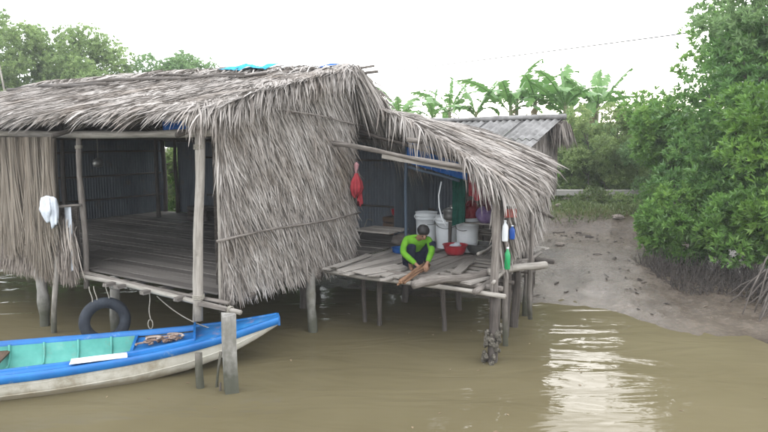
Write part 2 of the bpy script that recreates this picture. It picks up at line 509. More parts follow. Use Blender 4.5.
def mud_material():
    m = bpy.data.materials.new('wet tidal mud')
    m.use_nodes = True
    nt = m.node_tree
    b = nt.nodes['Principled BSDF']
    g = nt.nodes.new('ShaderNodeNewGeometry')
    sp = nt.nodes.new('ShaderNodeSeparateXYZ')
    nt.links.new(g.outputs['Position'], sp.inputs[0])
    n1 = nt.nodes.new('ShaderNodeTexNoise'); n1.inputs['Scale'].default_value = 1.3; n1.inputs['Detail'].default_value = 9; n1.inputs['Roughness'].default_value = .62
    n2 = nt.nodes.new('ShaderNodeTexNoise'); n2.inputs['Scale'].default_value = 11; n2.inputs['Detail'].default_value = 8; n2.inputs['Roughness'].default_value = .68
    for n in (n1, n2):
        nt.links.new(g.outputs['Position'], n.inputs['Vector'])
    r = ramp(nt, [(0.3, (.058, .045, .033)), (0.5, (.098, .078, .06)), (0.7, (.138, .113, .089))])
    nt.links.new(n1.outputs['Fac'], r.inputs['Fac'])
    r2 = ramp(nt, [(0.35, (.55, .55, .55)), (0.62, (1.12, 1.1, 1.08))])
    nt.links.new(n2.outputs['Fac'], r2.inputs['Fac'])
    mu = nt.nodes.new('ShaderNodeMix'); mu.data_type = 'RGBA'; mu.blend_type = 'MULTIPLY'; mu.inputs[0].default_value = 0.75
    nt.links.new(r.outputs[0], mu.inputs[6]); nt.links.new(r2.outputs[0], mu.inputs[7])
    # earth and grass on the bank top
    mr = nt.nodes.new('ShaderNodeMapRange'); mr.inputs[1].default_value = .78; mr.inputs[2].default_value = .98
    nt.links.new(sp.outputs['Z'], mr.inputs[0])
    r3 = ramp(nt, [(0.35, (.07, .058, .036)), (0.6, (.075, .088, .034))])
    nt.links.new(n1.outputs['Fac'], r3.inputs['Fac'])
    mx = nt.nodes.new('ShaderNodeMix'); mx.data_type = 'RGBA'
    nt.links.new(mr.outputs[0], mx.inputs[0]); nt.links.new(mu.outputs[2], mx.inputs[6]); nt.links.new(r3.outputs[0], mx.inputs[7])
    nt.links.new(mx.outputs[2], b.inputs['Base Color'])
    rr = nt.nodes.new('ShaderNodeMapRange'); rr.inputs[1].default_value = .4; rr.inputs[2].default_value = .62; rr.inputs[3].default_value = .16; rr.inputs[4].default_value = .5
    nt.links.new(n2.outputs['Fac'], rr.inputs[0])
    wz = nt.nodes.new('ShaderNodeMapRange'); wz.inputs[1].default_value = .0; wz.inputs[2].default_value = .22; wz.inputs[3].default_value = .4; wz.inputs[4].default_value = 1.0
    nt.links.new(sp.outputs['Z'], wz.inputs[0])
    wm = nt.nodes.new('ShaderNodeMath'); wm.operation = 'MULTIPLY'; nt.links.new(rr.outputs[0], wm.inputs[0]); nt.links.new(wz.outputs[0], wm.inputs[1])
    ra_ = nt.nodes.new('ShaderNodeMix'); nt.links.new(mr.outputs[0], ra_.inputs[0]); nt.links.new(wm.outputs[0], ra_.inputs[2]); ra_.inputs[3].default_value = 1.0
    nt.links.new(ra_.outputs[0], b.inputs['Roughness'])
    rs_ = nt.nodes.new('ShaderNodeMapRange'); rs_.inputs[3].default_value = .22; rs_.inputs[4].default_value = .02
    nt.links.new(mr.outputs[0], rs_.inputs[0]); nt.links.new(rs_.outputs[0], b.inputs['Specular IOR Level'])
    bp = nt.nodes.new('ShaderNodeBump'); bp.inputs['Strength'].default_value = .8; bp.inputs['Distance'].default_value = .035
    nt.links.new(n2.outputs['Fac'], bp.inputs['Height']); nt.links.new(bp.outputs[0], b.inputs['Normal'])
    return m

me = make_mesh('mud_bank', np.stack([X, Y, Zg], -1).reshape(-1, 3), F, mud_material(), True)
mud = bpy.data.objects.new('mud_bank', me)
col.objects.link(mud)
tag(mud, 'grey brown tidal mud bank rising from the creek to the trees', None, None, 'structure')

def water_material():
    m = bpy.data.materials.new('muddy creek water')
    m.use_nodes = True
    nt = m.node_tree
    b = nt.nodes['Principled BSDF']
    g = nt.nodes.new('ShaderNodeNewGeometry')
    n1 = nt.nodes.new('ShaderNodeTexNoise'); n1.inputs['Scale'].default_value = .35; n1.inputs['Detail'].default_value = 4
    nt.links.new(g.outputs['Position'], n1.inputs['Vector'])
    r = ramp(nt, [(0.3, (.09, .075, .041)), (0.7, (.122, .103, .06))])
    nt.links.new(n1.outputs['Fac'], r.inputs['Fac'])
    nt.links.new(r.outputs[0], b.inputs['Base Color'])
    b.inputs['Roughness'].default_value = .03
    b.inputs['IOR'].default_value = 1.085
    b.inputs['Specular IOR Level'].default_value = .5
    mp = nt.nodes.new('ShaderNodeMapping'); mp.inputs['Scale'].default_value = (.55, 1.5, 1); mp.inputs['Rotation'].default_value = (0, 0, R_(-14))
    nt.links.new(g.outputs['Position'], mp.inputs['Vector'])
    w1 = nt.nodes.new('ShaderNodeTexNoise'); w1.inputs['Scale'].default_value = 1.15; w1.inputs['Detail'].default_value = 3; w1.inputs['Roughness'].default_value = .5; w1.inputs['Distortion'].default_value = .6
    nt.links.new(mp.outputs[0], w1.inputs['Vector'])
    w2 = nt.nodes.new('ShaderNodeTexNoise'); w2.inputs['Scale'].default_value = 7; w2.inputs['Detail'].default_value = 2
    nt.links.new(mp.outputs[0], w2.inputs['Vector'])
    b1 = nt.nodes.new('ShaderNodeBump'); b1.inputs['Strength'].default_value = 1; b1.inputs['Distance'].default_value = .036
    nt.links.new(w1.outputs['Fac'], b1.inputs['Height'])
    b2 = nt.nodes.new('ShaderNodeBump'); b2.inputs['Strength'].default_value = 1; b2.inputs['Distance'].default_value = .0016
    nt.links.new(w2.outputs['Fac'], b2.inputs['Height']); nt.links.new(b1.outputs[0], b2.inputs['Normal'])
    nt.links.new(b2.outputs[0], b.inputs['Normal'])
    return m

wv = np.array([[-130, -60, 0], [130, -60, 0], [130, 160, 0], [-130, 160, 0.]])
me = make_mesh('creek_water', wv, np.array([[0, 1, 2, 3]]), water_material())
water = bpy.data.objects.new('creek_water', me)
col.objects.link(water)
tag(water, 'brown muddy creek water with a bright sky reflection', None, None, 'structure')

# ------------------------------------------------------------------ thatch blades
def blades(root, d, nor, L, wd, droop=0.1, lift=0.1, segs=3, roll=0.5, tint=None, prof=None):
    """many narrow palm leaflets; arrays (N,3); returns V,F,tint"""
    N = len(root)
    d = nrm(d)
    nor = np.broadcast_to(nor, (N, 3))
    L = np.broadcast_to(L, (N,))
    wd = np.broadcast_to(wd, (N,))
    droop = np.broadcast_to(droop, (N,))
    lift = np.broadcast_to(lift, (N,))
    side = nrm(np.cross(d, nor))
    rl = rng.normal(0, roll, N)
    side = side * np.cos(rl)[:, None] + nor * np.sin(rl)[:, None]
    curl = rng.normal(0, 0.07, N)
    t = np.linspace(0, 1, segs + 1)
    pr = np.interp(t, [0, .3, .7, 1], [.6, 1, .75, .1]) if prof is None else np.interp(t, *prof)
    tw = rng.normal(0, .35, N)
    V = np.zeros((N, segs + 1, 2, 3))
    for i, tt in enumerate(t):
        c = root + d * (L * tt)[:, None] + nor * (L * lift * (tt - .4 * tt * tt))[:, None] - ZZ * (L * droop * tt * tt)[:, None] + np.cross(nor, d) * (L * curl * tt * tt)[:, None]
        sv = side * np.cos(tw * tt)[:, None] + nor * np.sin(tw * tt)[:, None]
        V[:, i, 0] = c - sv * (wd * pr[i] / 2)[:, None]
        V[:, i, 1] = c + sv * (wd * pr[i] / 2)[:, None]
    base = (np.arange(N) * (segs + 1) * 2)[:, None]
    F = []
    for i in range(segs):
        F.append(base + np.array([[2 * i, 2 * i + 1, 2 * i + 3, 2 * i + 2]]))
    F = np.concatenate(F, 0)
    ti = rng.beta(2.2, 2.2, N) if tint is None else tint
    return V.reshape(-1, 3), F, np.repeat(ti, (segs + 1) * 2)

def join(parts):
    V, F, T, n = [], [], [], 0
    for v, f, t in parts:
        V.append(v); F.append(f + n); T.append(t); n += len(v)
    return np.concatenate(V), np.concatenate(F), np.concatenate(T)

def clump_tint(a, b, s, seed, N):
    """tint of a leaflet: bundles differ, leaflets differ"""
    q = hash_noise(np.asarray(a), np.asarray(b), s, seed)
    return np.clip(0.5 + 0.16 * q + rng.normal(0, 0.2, N), 0, 1)

# ------------------------------------------------------------------ the big hut
hut = thing('stilt_hut', 'large grey thatched stilt hut with an open front room', 'hut', W(-4, 3, 0))
RIDGE_V, RIDGE_Z, EAVE_V, EAVE_Z = 3.0, 4.22, -0.4, 3.41
UL, UR = -9.5, 0.12

def roof_z(u, v):
    u, v = np.asarray(u, float), np.asarray(v, float)
    z = np.where(v < RIDGE_V, RIDGE_Z + (EAVE_Z - RIDGE_Z) * (RIDGE_V - v) / (RIDGE_V - EAVE_V), np.interp(v, [RIDGE_V, 4.3, 6.4], [RIDGE_Z, 3.3, 2.95]))
    z = z + 0.16 * np.clip((-u - .3) / 4.5, 0, 1) * np.clip((v + .6) / 3.0, 0, 1)
    z = z + 0.03 * hash_noise(u, v * 1.4, 1.7, 21) + 0.02 * hash_noise(u, v, 5, 22)
    return z

# roof: solid thatch bed, then leaflets
def bed(us, vs, zf, thick, name, parent):
    U_, V_ = np.meshgrid(us, vs, indexing='ij')
    Z_ = zf(U_, V_)
    top = Wn(U_, V_, Z_)
    bot = Wn(U_, V_, Z_ - thick)
    g = G()
    g.grid(top)
    g.grid(bot[::-1])
    for a, b in ((top[0], bot[0]), (top[-1][::-1], bot[-1][::-1]), (top[:, 0][::-1], bot[:, 0][::-1]), (top[:, -1], bot[:, -1])):
        g.grid(np.stack([b, a], 1))
    return g.build(name, under_m, parent, smooth=False)

bed(np.linspace(UL, UR, 60), np.concatenate([np.linspace(EAVE_V + .1, RIDGE_V, 18), np.linspace(RIDGE_V, 6.25, 14)[1:]]), lambda u, v: roof_z(u, v) - 0.05, 0.07, 'thatch_bed', hut)

parts = []
def slope_frame(sgn):
    s = (RIDGE_Z - EAVE_Z) / (RIDGE_V - EAVE_V) if sgn < 0 else .6
    dn = nrm(A(0, 0, 0) + (-UV_V if sgn < 0 else UV_V) * 1.0 - ZZ * s)
    nr = nrm(ZZ + (-UV_V if sgn < 0 else UV_V) * s)
    return dn, nr
dn, nr = slope_frame(-1)
N = 26000
u = rng.uniform(UL, UR, N) if False else UL + (UR - UL) * rng.beta(1.25, 1.0, N)
v = rng.uniform(EAVE_V + .35, RIDGE_V + .1, N)
# courses: leaflets start near course lines and lie in bundles
v = np.round(v / .17) * .17 + rng.normal(0, .05, N) + 0.03 * np.sin(u * 3)
skew = 0.34 * hash_noise(u, v, 1.1, 31) + rng.normal(0, .28, N)
d = dn + UV_U * skew[:, None]
parts.append(blades(Wn(u, v, roof_z(u, v) - .03), d, nr, rng.uniform(.3, .7, N), rng.uniform(.012, .03, N), 0.04, rng.uniform(.02, .16, N), 2, .5, clump_tint(u, v, 1.6, 41, N)))
# eave fringe, bunches of longer leaflets bending over the edge
N = 4600
u = UL + (UR + .05 - UL) * rng.beta(1.3, 1.0, N)
bunch = np.round(u / .11)
br = np.random.default_rng(3)
lut = br.normal(0, .3, 400)
lutL = br.uniform(.7, 1.25, 400)
bi = (bunch - bunch.min()).astype(int) % 400
v = EAVE_V + rng.uniform(.02, .42, N)
d = dn + UV_U * (lut[bi] - .15 + rng.normal(0, .16, N))[:, None]
parts.append(blades(Wn(u, v, roof_z(u, v) + rng.uniform(-.1, .02, N)), d, nr, rng.uniform(.2, .42, N) * lutL[bi], rng.uniform(.014, .03, N), rng.uniform(.12, .45, N), .1, 4, .5, np.clip(clump_tint(u, v, 2, 42, N) + .1, 0, 1)))
# ridge straw lying across
N = 1500
u = rng.uniform(UL, UR, N)
v = RIDGE_V + rng.normal(0, .14, N)
sg = np.where(rng.random(N) < .7, -1, 1)
d = UV_V * (sg * rng.uniform(.4, 1, N))[:, None] + UV_U * rng.normal(0, .6, N)[:, None] - ZZ * .15
parts.append(blades(Wn(u, v, roof_z(u, v) + rng.uniform(0, .06, N)), d, ZZ, rng.uniform(.3, .7, N), rng.uniform(.02, .04, N), .25, .08, 3, .6, np.clip(clump_tint(u, v, 2, 43, N) + .12, 0, 1)))
# rear slope
dn2, nr2 = slope_frame(1)
N = 2600
u = rng.uniform(UL, UR, N); u[:1500] = rng.uniform(-1.2, UR, 1500)
v = rng.uniform(RIDGE_V, 6.0, N)
d = dn2 + UV_U * rng.normal(.05, .3, N)[:, None]
parts.append(blades(Wn(u, v, roof_z(u, v) - .02), d, nr2, rng.uniform(.4, .8, N), rng.uniform(.02, .04, N), .05, .1, 2, .5, clump_tint(u, v, 1.6, 44, N)))
V_, F_, T_ = join(parts)
obj('roof_thatch', V_, F_, thatch_m, hut, False, T_, kind='stuff')

# rake fringe: bunches hanging over the gable end, front slope and rear slope
parts = []
N = 1500
v = rng.uniform(EAVE_V, RIDGE_V, N)
u = UR + rng.uniform(-.25, .03, N)
d = dn * rng.uniform(.25, .8, N)[:, None] + UV_U * rng.uniform(.1, .5, N)[:, None] - ZZ * rng.uniform(.1, .7, N)[:, None]
parts.append(blades(Wn(u, v, roof_z(u, v) + rng.uniform(-.06, .03, N)), d, nrm(UV_U + ZZ), rng.uniform(.2, .46, N), rng.uniform(.014, .03, N), rng.uniform(.15, .5, N), .1, 4, .6, np.clip(clump_tint(v, u, 2.5, 45, N) + .08, 0, 1)))
N = 1900
v = rng.uniform(RIDGE_V - .25, 4.9, N)
u = UR + rng.uniform(-.3, .06, N)
d = dn2 * rng.uniform(.2, .7, N)[:, None] + UV_U * rng.uniform(.1, .5, N)[:, None] - ZZ * rng.uniform(.3, 1.0, N)[:, None]
parts.append(blades(Wn(u, v, roof_z(u, v) + rng.uniform(-.05, .03, N)), d, nrm(UV_U + ZZ), rng.uniform(.35, .9, N), rng.uniform(.014, .034, N), rng.uniform(.15, .5, N), .1, 4, .6, clump_tint(v, u, 2.5, 46, N)))
V_, F_, T_ = join(parts)
obj('gable_fringe', V_, F_, thatch_m, hut, False, T_, kind='stuff')

# gable wall of palm leaves
def wall_top(v):
    return np.asarray(roof_z(0 * np.asarray(v, float), v)) - .12
def wall_bot(v):
    return .88 - .015 * np.asarray(v) + .05 * hash_noise(np.asarray(v, float), 0 * np.asarray(v, float), 3, 55)
vs = np.linspace(.02, 3.02, 22)
g = G()
zt, zb = wall_top(vs), wall_bot(vs) + .22
P = np.stack([Wn(-.04, vs, zb), Wn(-.04, vs, zt)], 1)
Q = np.stack([Wn(-.09, vs, zb), Wn(-.09, vs, zt)], 1)
g.grid(P); g.grid(Q[::-1])
g.build('gable_wall', under_m, hut, smooth=False)
N = 13500
v = rng.uniform(.0, 3.06, N)
tt = rng.random(N)
zz = wall_bot(v) + .3 + (wall_top(v) - wall_bot(v) - .3) * tt
row = np.round(zz / .2) * .2 + rng.normal(0, .045, N)
zz = np.clip(row, wall_bot(v) + .28, wall_top(v))
lean = .42 * np.clip(v / .45, 0.1, 1) + .2 * hash_noise(v, zz, 1.6, 61) + rng.normal(0, .19, N)
d = -ZZ + UV_V * lean[:, None] + UV_U * .06
L = rng.uniform(.22, .56, N)
L = np.minimum(L, (zz - wall_bot(v)) * 1.1 + rng.uniform(.0, .1, N))
keep = v + L * .3 < 3.05
parts = [blades(Wn(-.03 + rng.uniform(0, .05, N), v, zz)[keep], d[keep], UV_U, L[keep], rng.uniform(.011, .03, N)[keep], .02, rng.uniform(.02, .24, N)[keep], 3, .6, np.clip(clump_tint(v, zz, 2.2, 62, N) + .13 * hash_noise(v, zz, 9, 63) + .06, 0, 1)[keep])]
V_, F_, T_ = join(parts)
obj('gable_thatch', V_, F_, thatch_m, hut, False, T_, kind='stuff')
G().pole(W(.1, -.12, 1.72), W(.1, 3.1, 1.78), .018, .014, 9, .008).build('batten', wood_m, hut)
G().pole(W(.14, 1.15, 3.42), W(.1, 3.2, 3.25), .017, .012, 7, .01).build('batten', wood_m, hut)
G().pole(W(.045, -.05, .8), W(.03, -.02, 3.1), .016, .014, 6, .006).build('edge_cane', pale_m, hut)

vs = np.linspace(EAVE_V + .2, 6.0, 16)
g = G(); P = np.stack([Wn(-9.25, vs, .9 + 0 * vs), Wn(-9.25, vs, roof_z(-9.25 + 0 * vs, vs) - .1)], 1)
g.grid(P); g.grid((P - UV_U * .04)[::-1]); g.build('gable_wall', under_m, hut, smooth=False)
# front: skirt of leaves under the net
parts = []
N = 5200
u = rng.uniform(-6.6, -2.96, N)
zz = 1.1 + .75 * rng.random(N)
lean = .3 * hash_noise(u, zz, 1.8, 65) + rng.normal(0, .2, N)
d = -ZZ + UV_U * (lean + .05)[:, None] - UV_V * .06
L = np.minimum(rng.uniform(.35, .7, N), zz - .82 + rng.uniform(0, .1, N))
parts.append(blades(Wn(u, -.12 - rng.uniform(0, .1, N), zz), d, -UV_V, L, rng.uniform(.013, .03, N), .02, rng.uniform(.05, .2, N), 3, .5, clump_tint(u, zz, 2.2, 66, N)))
V_, F_, T_ = join(parts)
obj('skirt_thatch', V_, F_, thatch_brown_m, hut, False, T_, kind='stuff')
sheet(W(-8.62, 6.0, 0), UV_U, .55, 1.0, 1.5, tin_m, 'corrugated_panel', hut) if False else None
g = G(); us = np.linspace(-6.6, -2.98, 20)
g.grid(np.stack([Wn(us, -.1, .92 + 0 * us), Wn(us, -.1, 2.0 + 0 * us)], 1)); g.grid(np.stack([Wn(us, -.07, .92 + 0 * us), Wn(us, -.07, 2.0 + 0 * us)], 1)[::-1])
g.build('skirt_backing', under_m, hut, smooth=False)

# floor boards, joists
AXU = [UV_U, UV_V, ZZ]
AXV = [UV_V, -UV_U, ZZ]
nb = 0
vv = 0.0
while vv < 6.0:
    w = rng.uniform(.16, .24)
    cuts = [-8.7, -8.7 + rng.uniform(2.2, 3.4), -2.9 - rng.uniform(0, 1.6), -.05]
    for a, b in zip(cuts[:-1], cuts[1:]):
        G().box(W((a + b) / 2, vv + w / 2, .985 + rng.normal() * .004), AXU, (b - a - .015, w - .014, .03), .006, rng.uniform(.1, .9)).build('floor_board', floor_m, hut, smooth=False)
    vv += w
for v_ in (.5, 2.0, 3.5, 5.2):
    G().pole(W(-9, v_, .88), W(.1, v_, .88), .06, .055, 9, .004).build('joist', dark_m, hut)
G().pole(A(-7.9, 11.75, .86), A(-1.78, 7.56, .88), .044, .036, 12, .006).build('sill_pole', pale_m, hut)
G().pole(W(-8.8, -.08, .94), W(.25, -.1, .93), .035, .03, 10, .005).build('sill_pole', wood_m, hut)
for u_ in (-2.1, -1.75, -1.15, -.55):
    G().box(W(u_ + rng.normal() * .03, .12, .91), AXV, (.85, .09, .05), .008).build('joist_end', wood_m, hut, smooth=False)
G().box(W(.12, -.24, .9), AXU, (.5, .055, .04), .004).build('cross_piece', wood_m, hut, smooth=False)

# uprights and beams
G().pole(W(-9.3, -.05, 3.1), W(.02, -.1, 3.09), .058, .05, 16, .003).build('beam', pale_m, hut)
G().pole(W(-.2, -.22, .66), W(-.17, -.1, 3.06), .066, .06, 10, .01).build('corner_post', pale_m, hut)
G().pole(W(-2.88, -.08, .72), W(-2.9, -.05, 3.05), .048, .042, 9, .012).build('door_post', wood_m, hut)
G().pole(W(-5.15, -.1, .9), W(-5.2, -.05, 3.06), .07, .06, 8, .012).build('post', wood_m, hut)
G().pole(W(-7.6, -.1, 0), W(-7.6, -.05, 3.06), .07, .06, 8, .012).build('post', wood_m, hut)
for (u_, v_) in ((-8.6, 5.95), (-8.05, 5.92), (-7.55, 4.9), (-6.45, 5.95), (-4.4, 5.9), (-2.2, 5.9), (-8.55, 3.0), (-.15, 3.05)):
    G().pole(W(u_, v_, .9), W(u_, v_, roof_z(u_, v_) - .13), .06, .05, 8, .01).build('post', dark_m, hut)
for (a, b) in ((W(-9, 3, 4.05), W(.2, 3, 4.08)), (W(-9, 5.95, 3.02), W(.1, 5.95, 3.02)), (W(-9, 1.4, 3.55), W(.1, 1.4, 3.56))):
    G().pole(a, b, .05, .045, 12, .004).build('purlin', dark_m, hut)
for u_ in (-8.5, -5.7, -3.0, -.25):
    G().pole(W(u_, -.4, 3.06), W(u_, 3, 4.08), .035, .03, 6, .006).build('rafter', dark_m, hut)
    G().pole(W(u_, 0, 3.07), W(u_, 5.95, 3.07), .045, .04, 8, .006).build('tie_beam', dark_m, hut)
# ridge pole ends that stick out past the gable
G().pole(W(-.5, 3.02, 4.14), W(.42, 3.04, 4.2), .026, .022, 5, .005).build('ridge_pole', wood_m, hut)
G().pole(W(-.5, 3.1, 4.06), W(.44, 3.12, 4.12), .026, .022, 5, .005).build('ridge_pole', wood_m, hut)
# poles laid on the roof to hold the leaves down
def roofpole(u0, v0, u1, v1, r, n=14):
    t = np.linspace(0, 1, n)
    u, v = u0 + (u1 - u0) * t, v0 + (v1 - v0) * t + .05 * np.sin(t * 7)
    P = Wn(u, v, roof_z(u, v) + r * .6 + .02)
    return G().tube(P, r * (1 + .12 * rng.normal(size=n)), 8, .06).build('hold_down_pole', dark_m, hut)
roofpole(-8.9, 2.0, -4.6, 1.6, .038)
roofpole(-6.2, 1.85, -1.7, 2.2, .034)
roofpole(-4.6, 2.5, -1.0, 2.0, .024)
def lashing(c, axis, r, n=4, par=None):
    axis = nrm(np.asarray(axis, float)); e1 = nrm(np.cross(axis, A(.3, .5, .77))); e2 = np.cross(axis, e1)
    t_ = np.linspace(0, n * 2 * np.pi, n * 10)
    P = np.asarray(c) + np.outer(np.cos(t_) * r, e1) + np.outer(np.sin(t_) * r, e2) + np.outer((t_ / t_[-1] - .5) * n * .016, axis)
    return G().tube(P, .006, 4).build('lashing', rope_m, par or hut, True)
lashing(W(-.19, -.2, .98), ZZ, .076); lashing(W(-.17, -.12, 2.92), ZZ, .07); lashing(W(-2.89, -.1, .96), ZZ, .058); lashing(W(-2.9, -.06, 2.9), ZZ, .052, 3)
lashing(A(-1.93, 7.66, .885), A(.82, -.57, 0), .048, 3); lashing(A(-4.0, 9.05, .87), A(.82, -.57, 0), .054, 3)
# stilts
def stilt(p0, p1, r, m, name='stilt', **k):
    return G().pole(p0, p1, r, r * .88, 9, .008, .05, 9).build(name, m, hut, **k)
g = G(); g.box(A(-1.84, 7.22, .32), [ZZ, A(.93, .36, 0), A(-.36, .93, 0)], (1.26, .155, .15), .008)
g.build('stilt', concrete_m, hut, smooth=False, label='squared pale grey stilt nearest the water by the blue bow')
stilt(A(-1.12, 9.55, -.6), A(-1.14, 9.62, 1.0), .075, concrete_m)
stilt(A(-5.48, 9.86, -.6), A(-5.6, 10.0, .97), .085, concrete_m)
stilt(A(-5.2, 9.5, -.5), A(-5.1, 9.62, 1.2), .042, pale_m, label='thin pale leaning stilt with a knot')
stilt(A(-4.05, 9.15, -.6), A(-4.1, 9.35, .95), .085, concrete_m)
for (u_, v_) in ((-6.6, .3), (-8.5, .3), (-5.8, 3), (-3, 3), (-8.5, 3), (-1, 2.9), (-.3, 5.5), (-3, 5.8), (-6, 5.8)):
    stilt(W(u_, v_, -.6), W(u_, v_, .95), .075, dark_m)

# corrugated sheets: end wall and back wall (with a gap that shows the trees)
def sheet(p0, along, w, z0, z1, m, name, parent, pitch=.076, amp=.011, up=ZZ, nrows=2, thick=True):
    n = max(8, int(w / pitch * 6))
    s = np.linspace(0, w, n)
    nr_ = nrm(np.cross(along, up))
    a = amp * np.sin(2 * np.pi * s / pitch)
    rows = [p0 + np.outer(s, along) + np.outer(a, nr_) + up * z for z in np.linspace(z0, z1, nrows)]
    P = np.stack(rows, 1)
    g = G(); g.grid(P)
    g.grid((P + nr_ * .002)[::-1])
    return g.build(name, m, parent)
for k in range(7):
    v0 = .05 + k * .85
    o_ = W(-8.72 + .012 * (k % 2), v0, 0)
    sheet(o_, UV_V, .87, 1.0, 2.05 + rng.normal() * .02, tin_m, 'corrugated_panel', hut)
    sheet(W(-8.74 + .012 * (k % 2), v0, 0), UV_V, .87, 2.0, 3.2, tin_m, 'corrugated_panel', hut)
for zr in (1.5, 2.1, 2.7):
    G().pole(W(-8.66, .1, zr), W(-8.66, 5.9, zr), .026, .024, 8, .004).build('wall_rail', dark_m, hut)
u0 = -8.6
for k, (w, z0, z1) in enumerate(((.5, 2.8, 3.1), (.86, 1.0, 3.1), (.86, 1.0, 3.1), (.86, 1.0, 3.1), (.86, 1.0, 3.1), (.86, 1.0, 3.1), (.86, 1, 3.1), (.86, 1, 3.1), (.86, 1, 3.1), (.86, 1, 3.1), (.86, 1, 3.1))):
    sheet(W(u0, 6.02 + .012 * (k % 2), 0), UV_U, w + .02, z0, z1, tin_m, 'corrugated_panel', hut)
    u0 += w
for zr in (1.55, 2.55):
    G().pole(W(-6.9, 5.98, zr), W(.0, 5.98, zr), .026, .024, 8, .004).build('wall_rail', dark_m, hut)
# open right end behind the gable: half wall of tin towards the porch
sheet(W(-.12, 4.55, 0), UV_V, .8, 1.0, 3.05, tin_m, 'corrugated_panel', hut)
sheet(W(-.14, 5.3, 0), UV_V, .7, 1.0, 3.05, tin_m, 'corrugated_panel', hut)

# ------------------------------------------------------------------ side porch
porch = thing('side_porch', 'open thatched side porch with a broken plank deck on poles', 'porch', W(1.6, 4, 0))
def porch_eave(v):
    return 2.98 - (v - 2.2) * .2
def near_v(u):
    return np.maximum(2.22, 3.5 - .5 * np.asarray(u, float))
def lean_z(u, v):
    u, v = np.asarray(u, float), np.asarray(v, float)
    z = 3.62 - .2 * u - .055 * u * u - .05 * (v - 2.2) + .03 * hash_noise(u, v, 2.2, 71)
    ov = np.clip(u - porch_eave(v) + .25, 0, 2)
    return z - ov * ov * 1.2
U1, V1 = np.meshgrid(np.linspace(0, 1, 18), np.linspace(2.25, 6.0, 22), indexing='ij')
U2 = .3 + U1 * (porch_eave(V1) - .3)
V1 = near_v(U2) + (V1 - 2.25) / 3.75 * (6.0 - near_v(U2))
U2 = np.minimum(U2, porch_eave(V1))
top = Wn(U2, V1, lean_z(U2, V1) - .04)
bot = top - ZZ * .07
g = G(); g.grid(top); g.grid(bot[::-1])
for a, b in ((top[0], bot[0]), (top[-1][::-1], bot[-1][::-1]), (top[:, 0][::-1], bot[:, 0][::-1]), (top[:, -1], bot[:, -1])):
    g.grid(np.stack([b, a], 1))
g.build('thatch_bed', under_m, porch, smooth=False)
parts = []
N = 5200
v = rng.uniform(2.2, 6.05, N)
f = rng.random(N)
u = .25 + f * (porch_eave(v) - .45)
v = np.maximum(v, near_v(u) + .02 + rng.uniform(0, .3, N))
sl = .2 + .11 * u
d = UV_U - ZZ * sl[:, None] - UV_V * (.12 + rng.normal(0, .28, N) + .2 * hash_noise(u, v, 1.8, 72))[:, None]
parts.append(blades(Wn(u, v, lean_z(u, v) - .02), d, nrm(ZZ + UV_U * .25), rng.uniform(.4, .85, N), rng.uniform(.018, .04, N), .05, rng.uniform(.03, .15, N), 3, .5, clump_tint(u, v, 1.8, 73, N)))
# eave fringe on the right: long drooping leaves
N = 1700
v = rng.uniform(2.15, 6.1, N)
u = porch_eave(v) - rng.uniform(0, .5, N)
d = UV_U * rng.uniform(.6, 1, N)[:, None] - UV_V * rng.normal(.15, .3, N)[:, None] - ZZ * rng.uniform(.25, .9, N)[:, None]
parts.append(blades(Wn(u, v, lean_z(u, v)), d, nrm(ZZ + UV_U), rng.uniform(.25, .6, N), rng.uniform(.015, .032, N), rng.uniform(.2, .6, N), .12, 4, .6, clump_tint(u, v, 2.4, 74, N)))
# near edge: long separate leaves hanging in front of the porch
N = 900
u = .3 + 2.7 * rng.random(N) ** .9
cl = np.round(u / .16)
lut = np.random.default_rng(9).uniform(.55, 1.3, 60)
Lx = lut[(cl - cl.min()).astype(int) % 60]
v = near_v(u) + rng.uniform(-.04, .4, N)
d = UV_U * rng.uniform(.25, 1.0, N)[:, None] - UV_V * rng.uniform(.15, .6, N)[:, None] - ZZ * rng.uniform(.15, .9, N)[:, None]
parts.append(blades(Wn(u, v, lean_z(u, v) + .01), d, nrm(ZZ - UV_V), rng.uniform(.2, .46, N) * Lx, rng.uniform(.014, .034, N), rng.uniform(.25, .75, N), .15, 5, .6, np.clip(clump_tint(u, v, 2.4, 75, N) + .1, 0, 1)))
V_, F_, T_ = join(parts)
obj('roof_thatch', V_, F_, thatch_m, porch, False, T_, kind='stuff')
# leaf wall on the right side of the porch
def wall_u(v):
    return 2.85 - (v - 2.2) * .17
parts = []
N = 4200
v = rng.uniform(2.75, 6.25, N)
zz = 1.62 + .95 * rng.random(N) + .05 * (v - 2.7)
zz = np.minimum(zz, lean_z(wall_u(v), v) - .05)
d = -ZZ + UV_U * rng.uniform(-.05, .25, N)[:, None] + UV_V * (.15 * hash_noise(v, zz, 2, 76) + rng.normal(0, .18, N))[:, None]
L = np.minimum(rng.uniform(.35, .65, N), zz - 1.28 + rng.uniform(0, .2, N))
parts.append(blades(Wn(wall_u(v) + rng.uniform(0, .12, N), v, zz), d, UV_U, L, rng.uniform(.018, .038, N), .02, rng.uniform(.03, .2, N), 3, .6, clump_tint(v, zz, 2.4, 77, N) * .95))
N = 130
v = rng.uniform(2.7, 2.95, N); zz = rng.uniform(1.6, 2.6, N)
d = -ZZ + UV_U * rng.normal(.05, .12, N)[:, None] - UV_V * rng.uniform(0, .2, N)[:, None]
parts.append(blades(Wn(wall_u(v), v, zz), d, -UV_V, rng.uniform(.4, .8, N), rng.uniform(.02, .04, N), .03, .08, 3, .6))
V_, F_, T_ = join(parts)
obj('wall_thatch', V_, F_, thatch_m, porch, False, T_, kind='stuff')
vs = np.linspace(2.8, 6.2, 14)
g = G(); P = np.stack([Wn(wall_u(vs) - .03, vs, 1.6 + 0 * vs), Wn(wall_u(vs) - .03, vs, lean_z(wall_u(vs), vs) - .12)], 1)
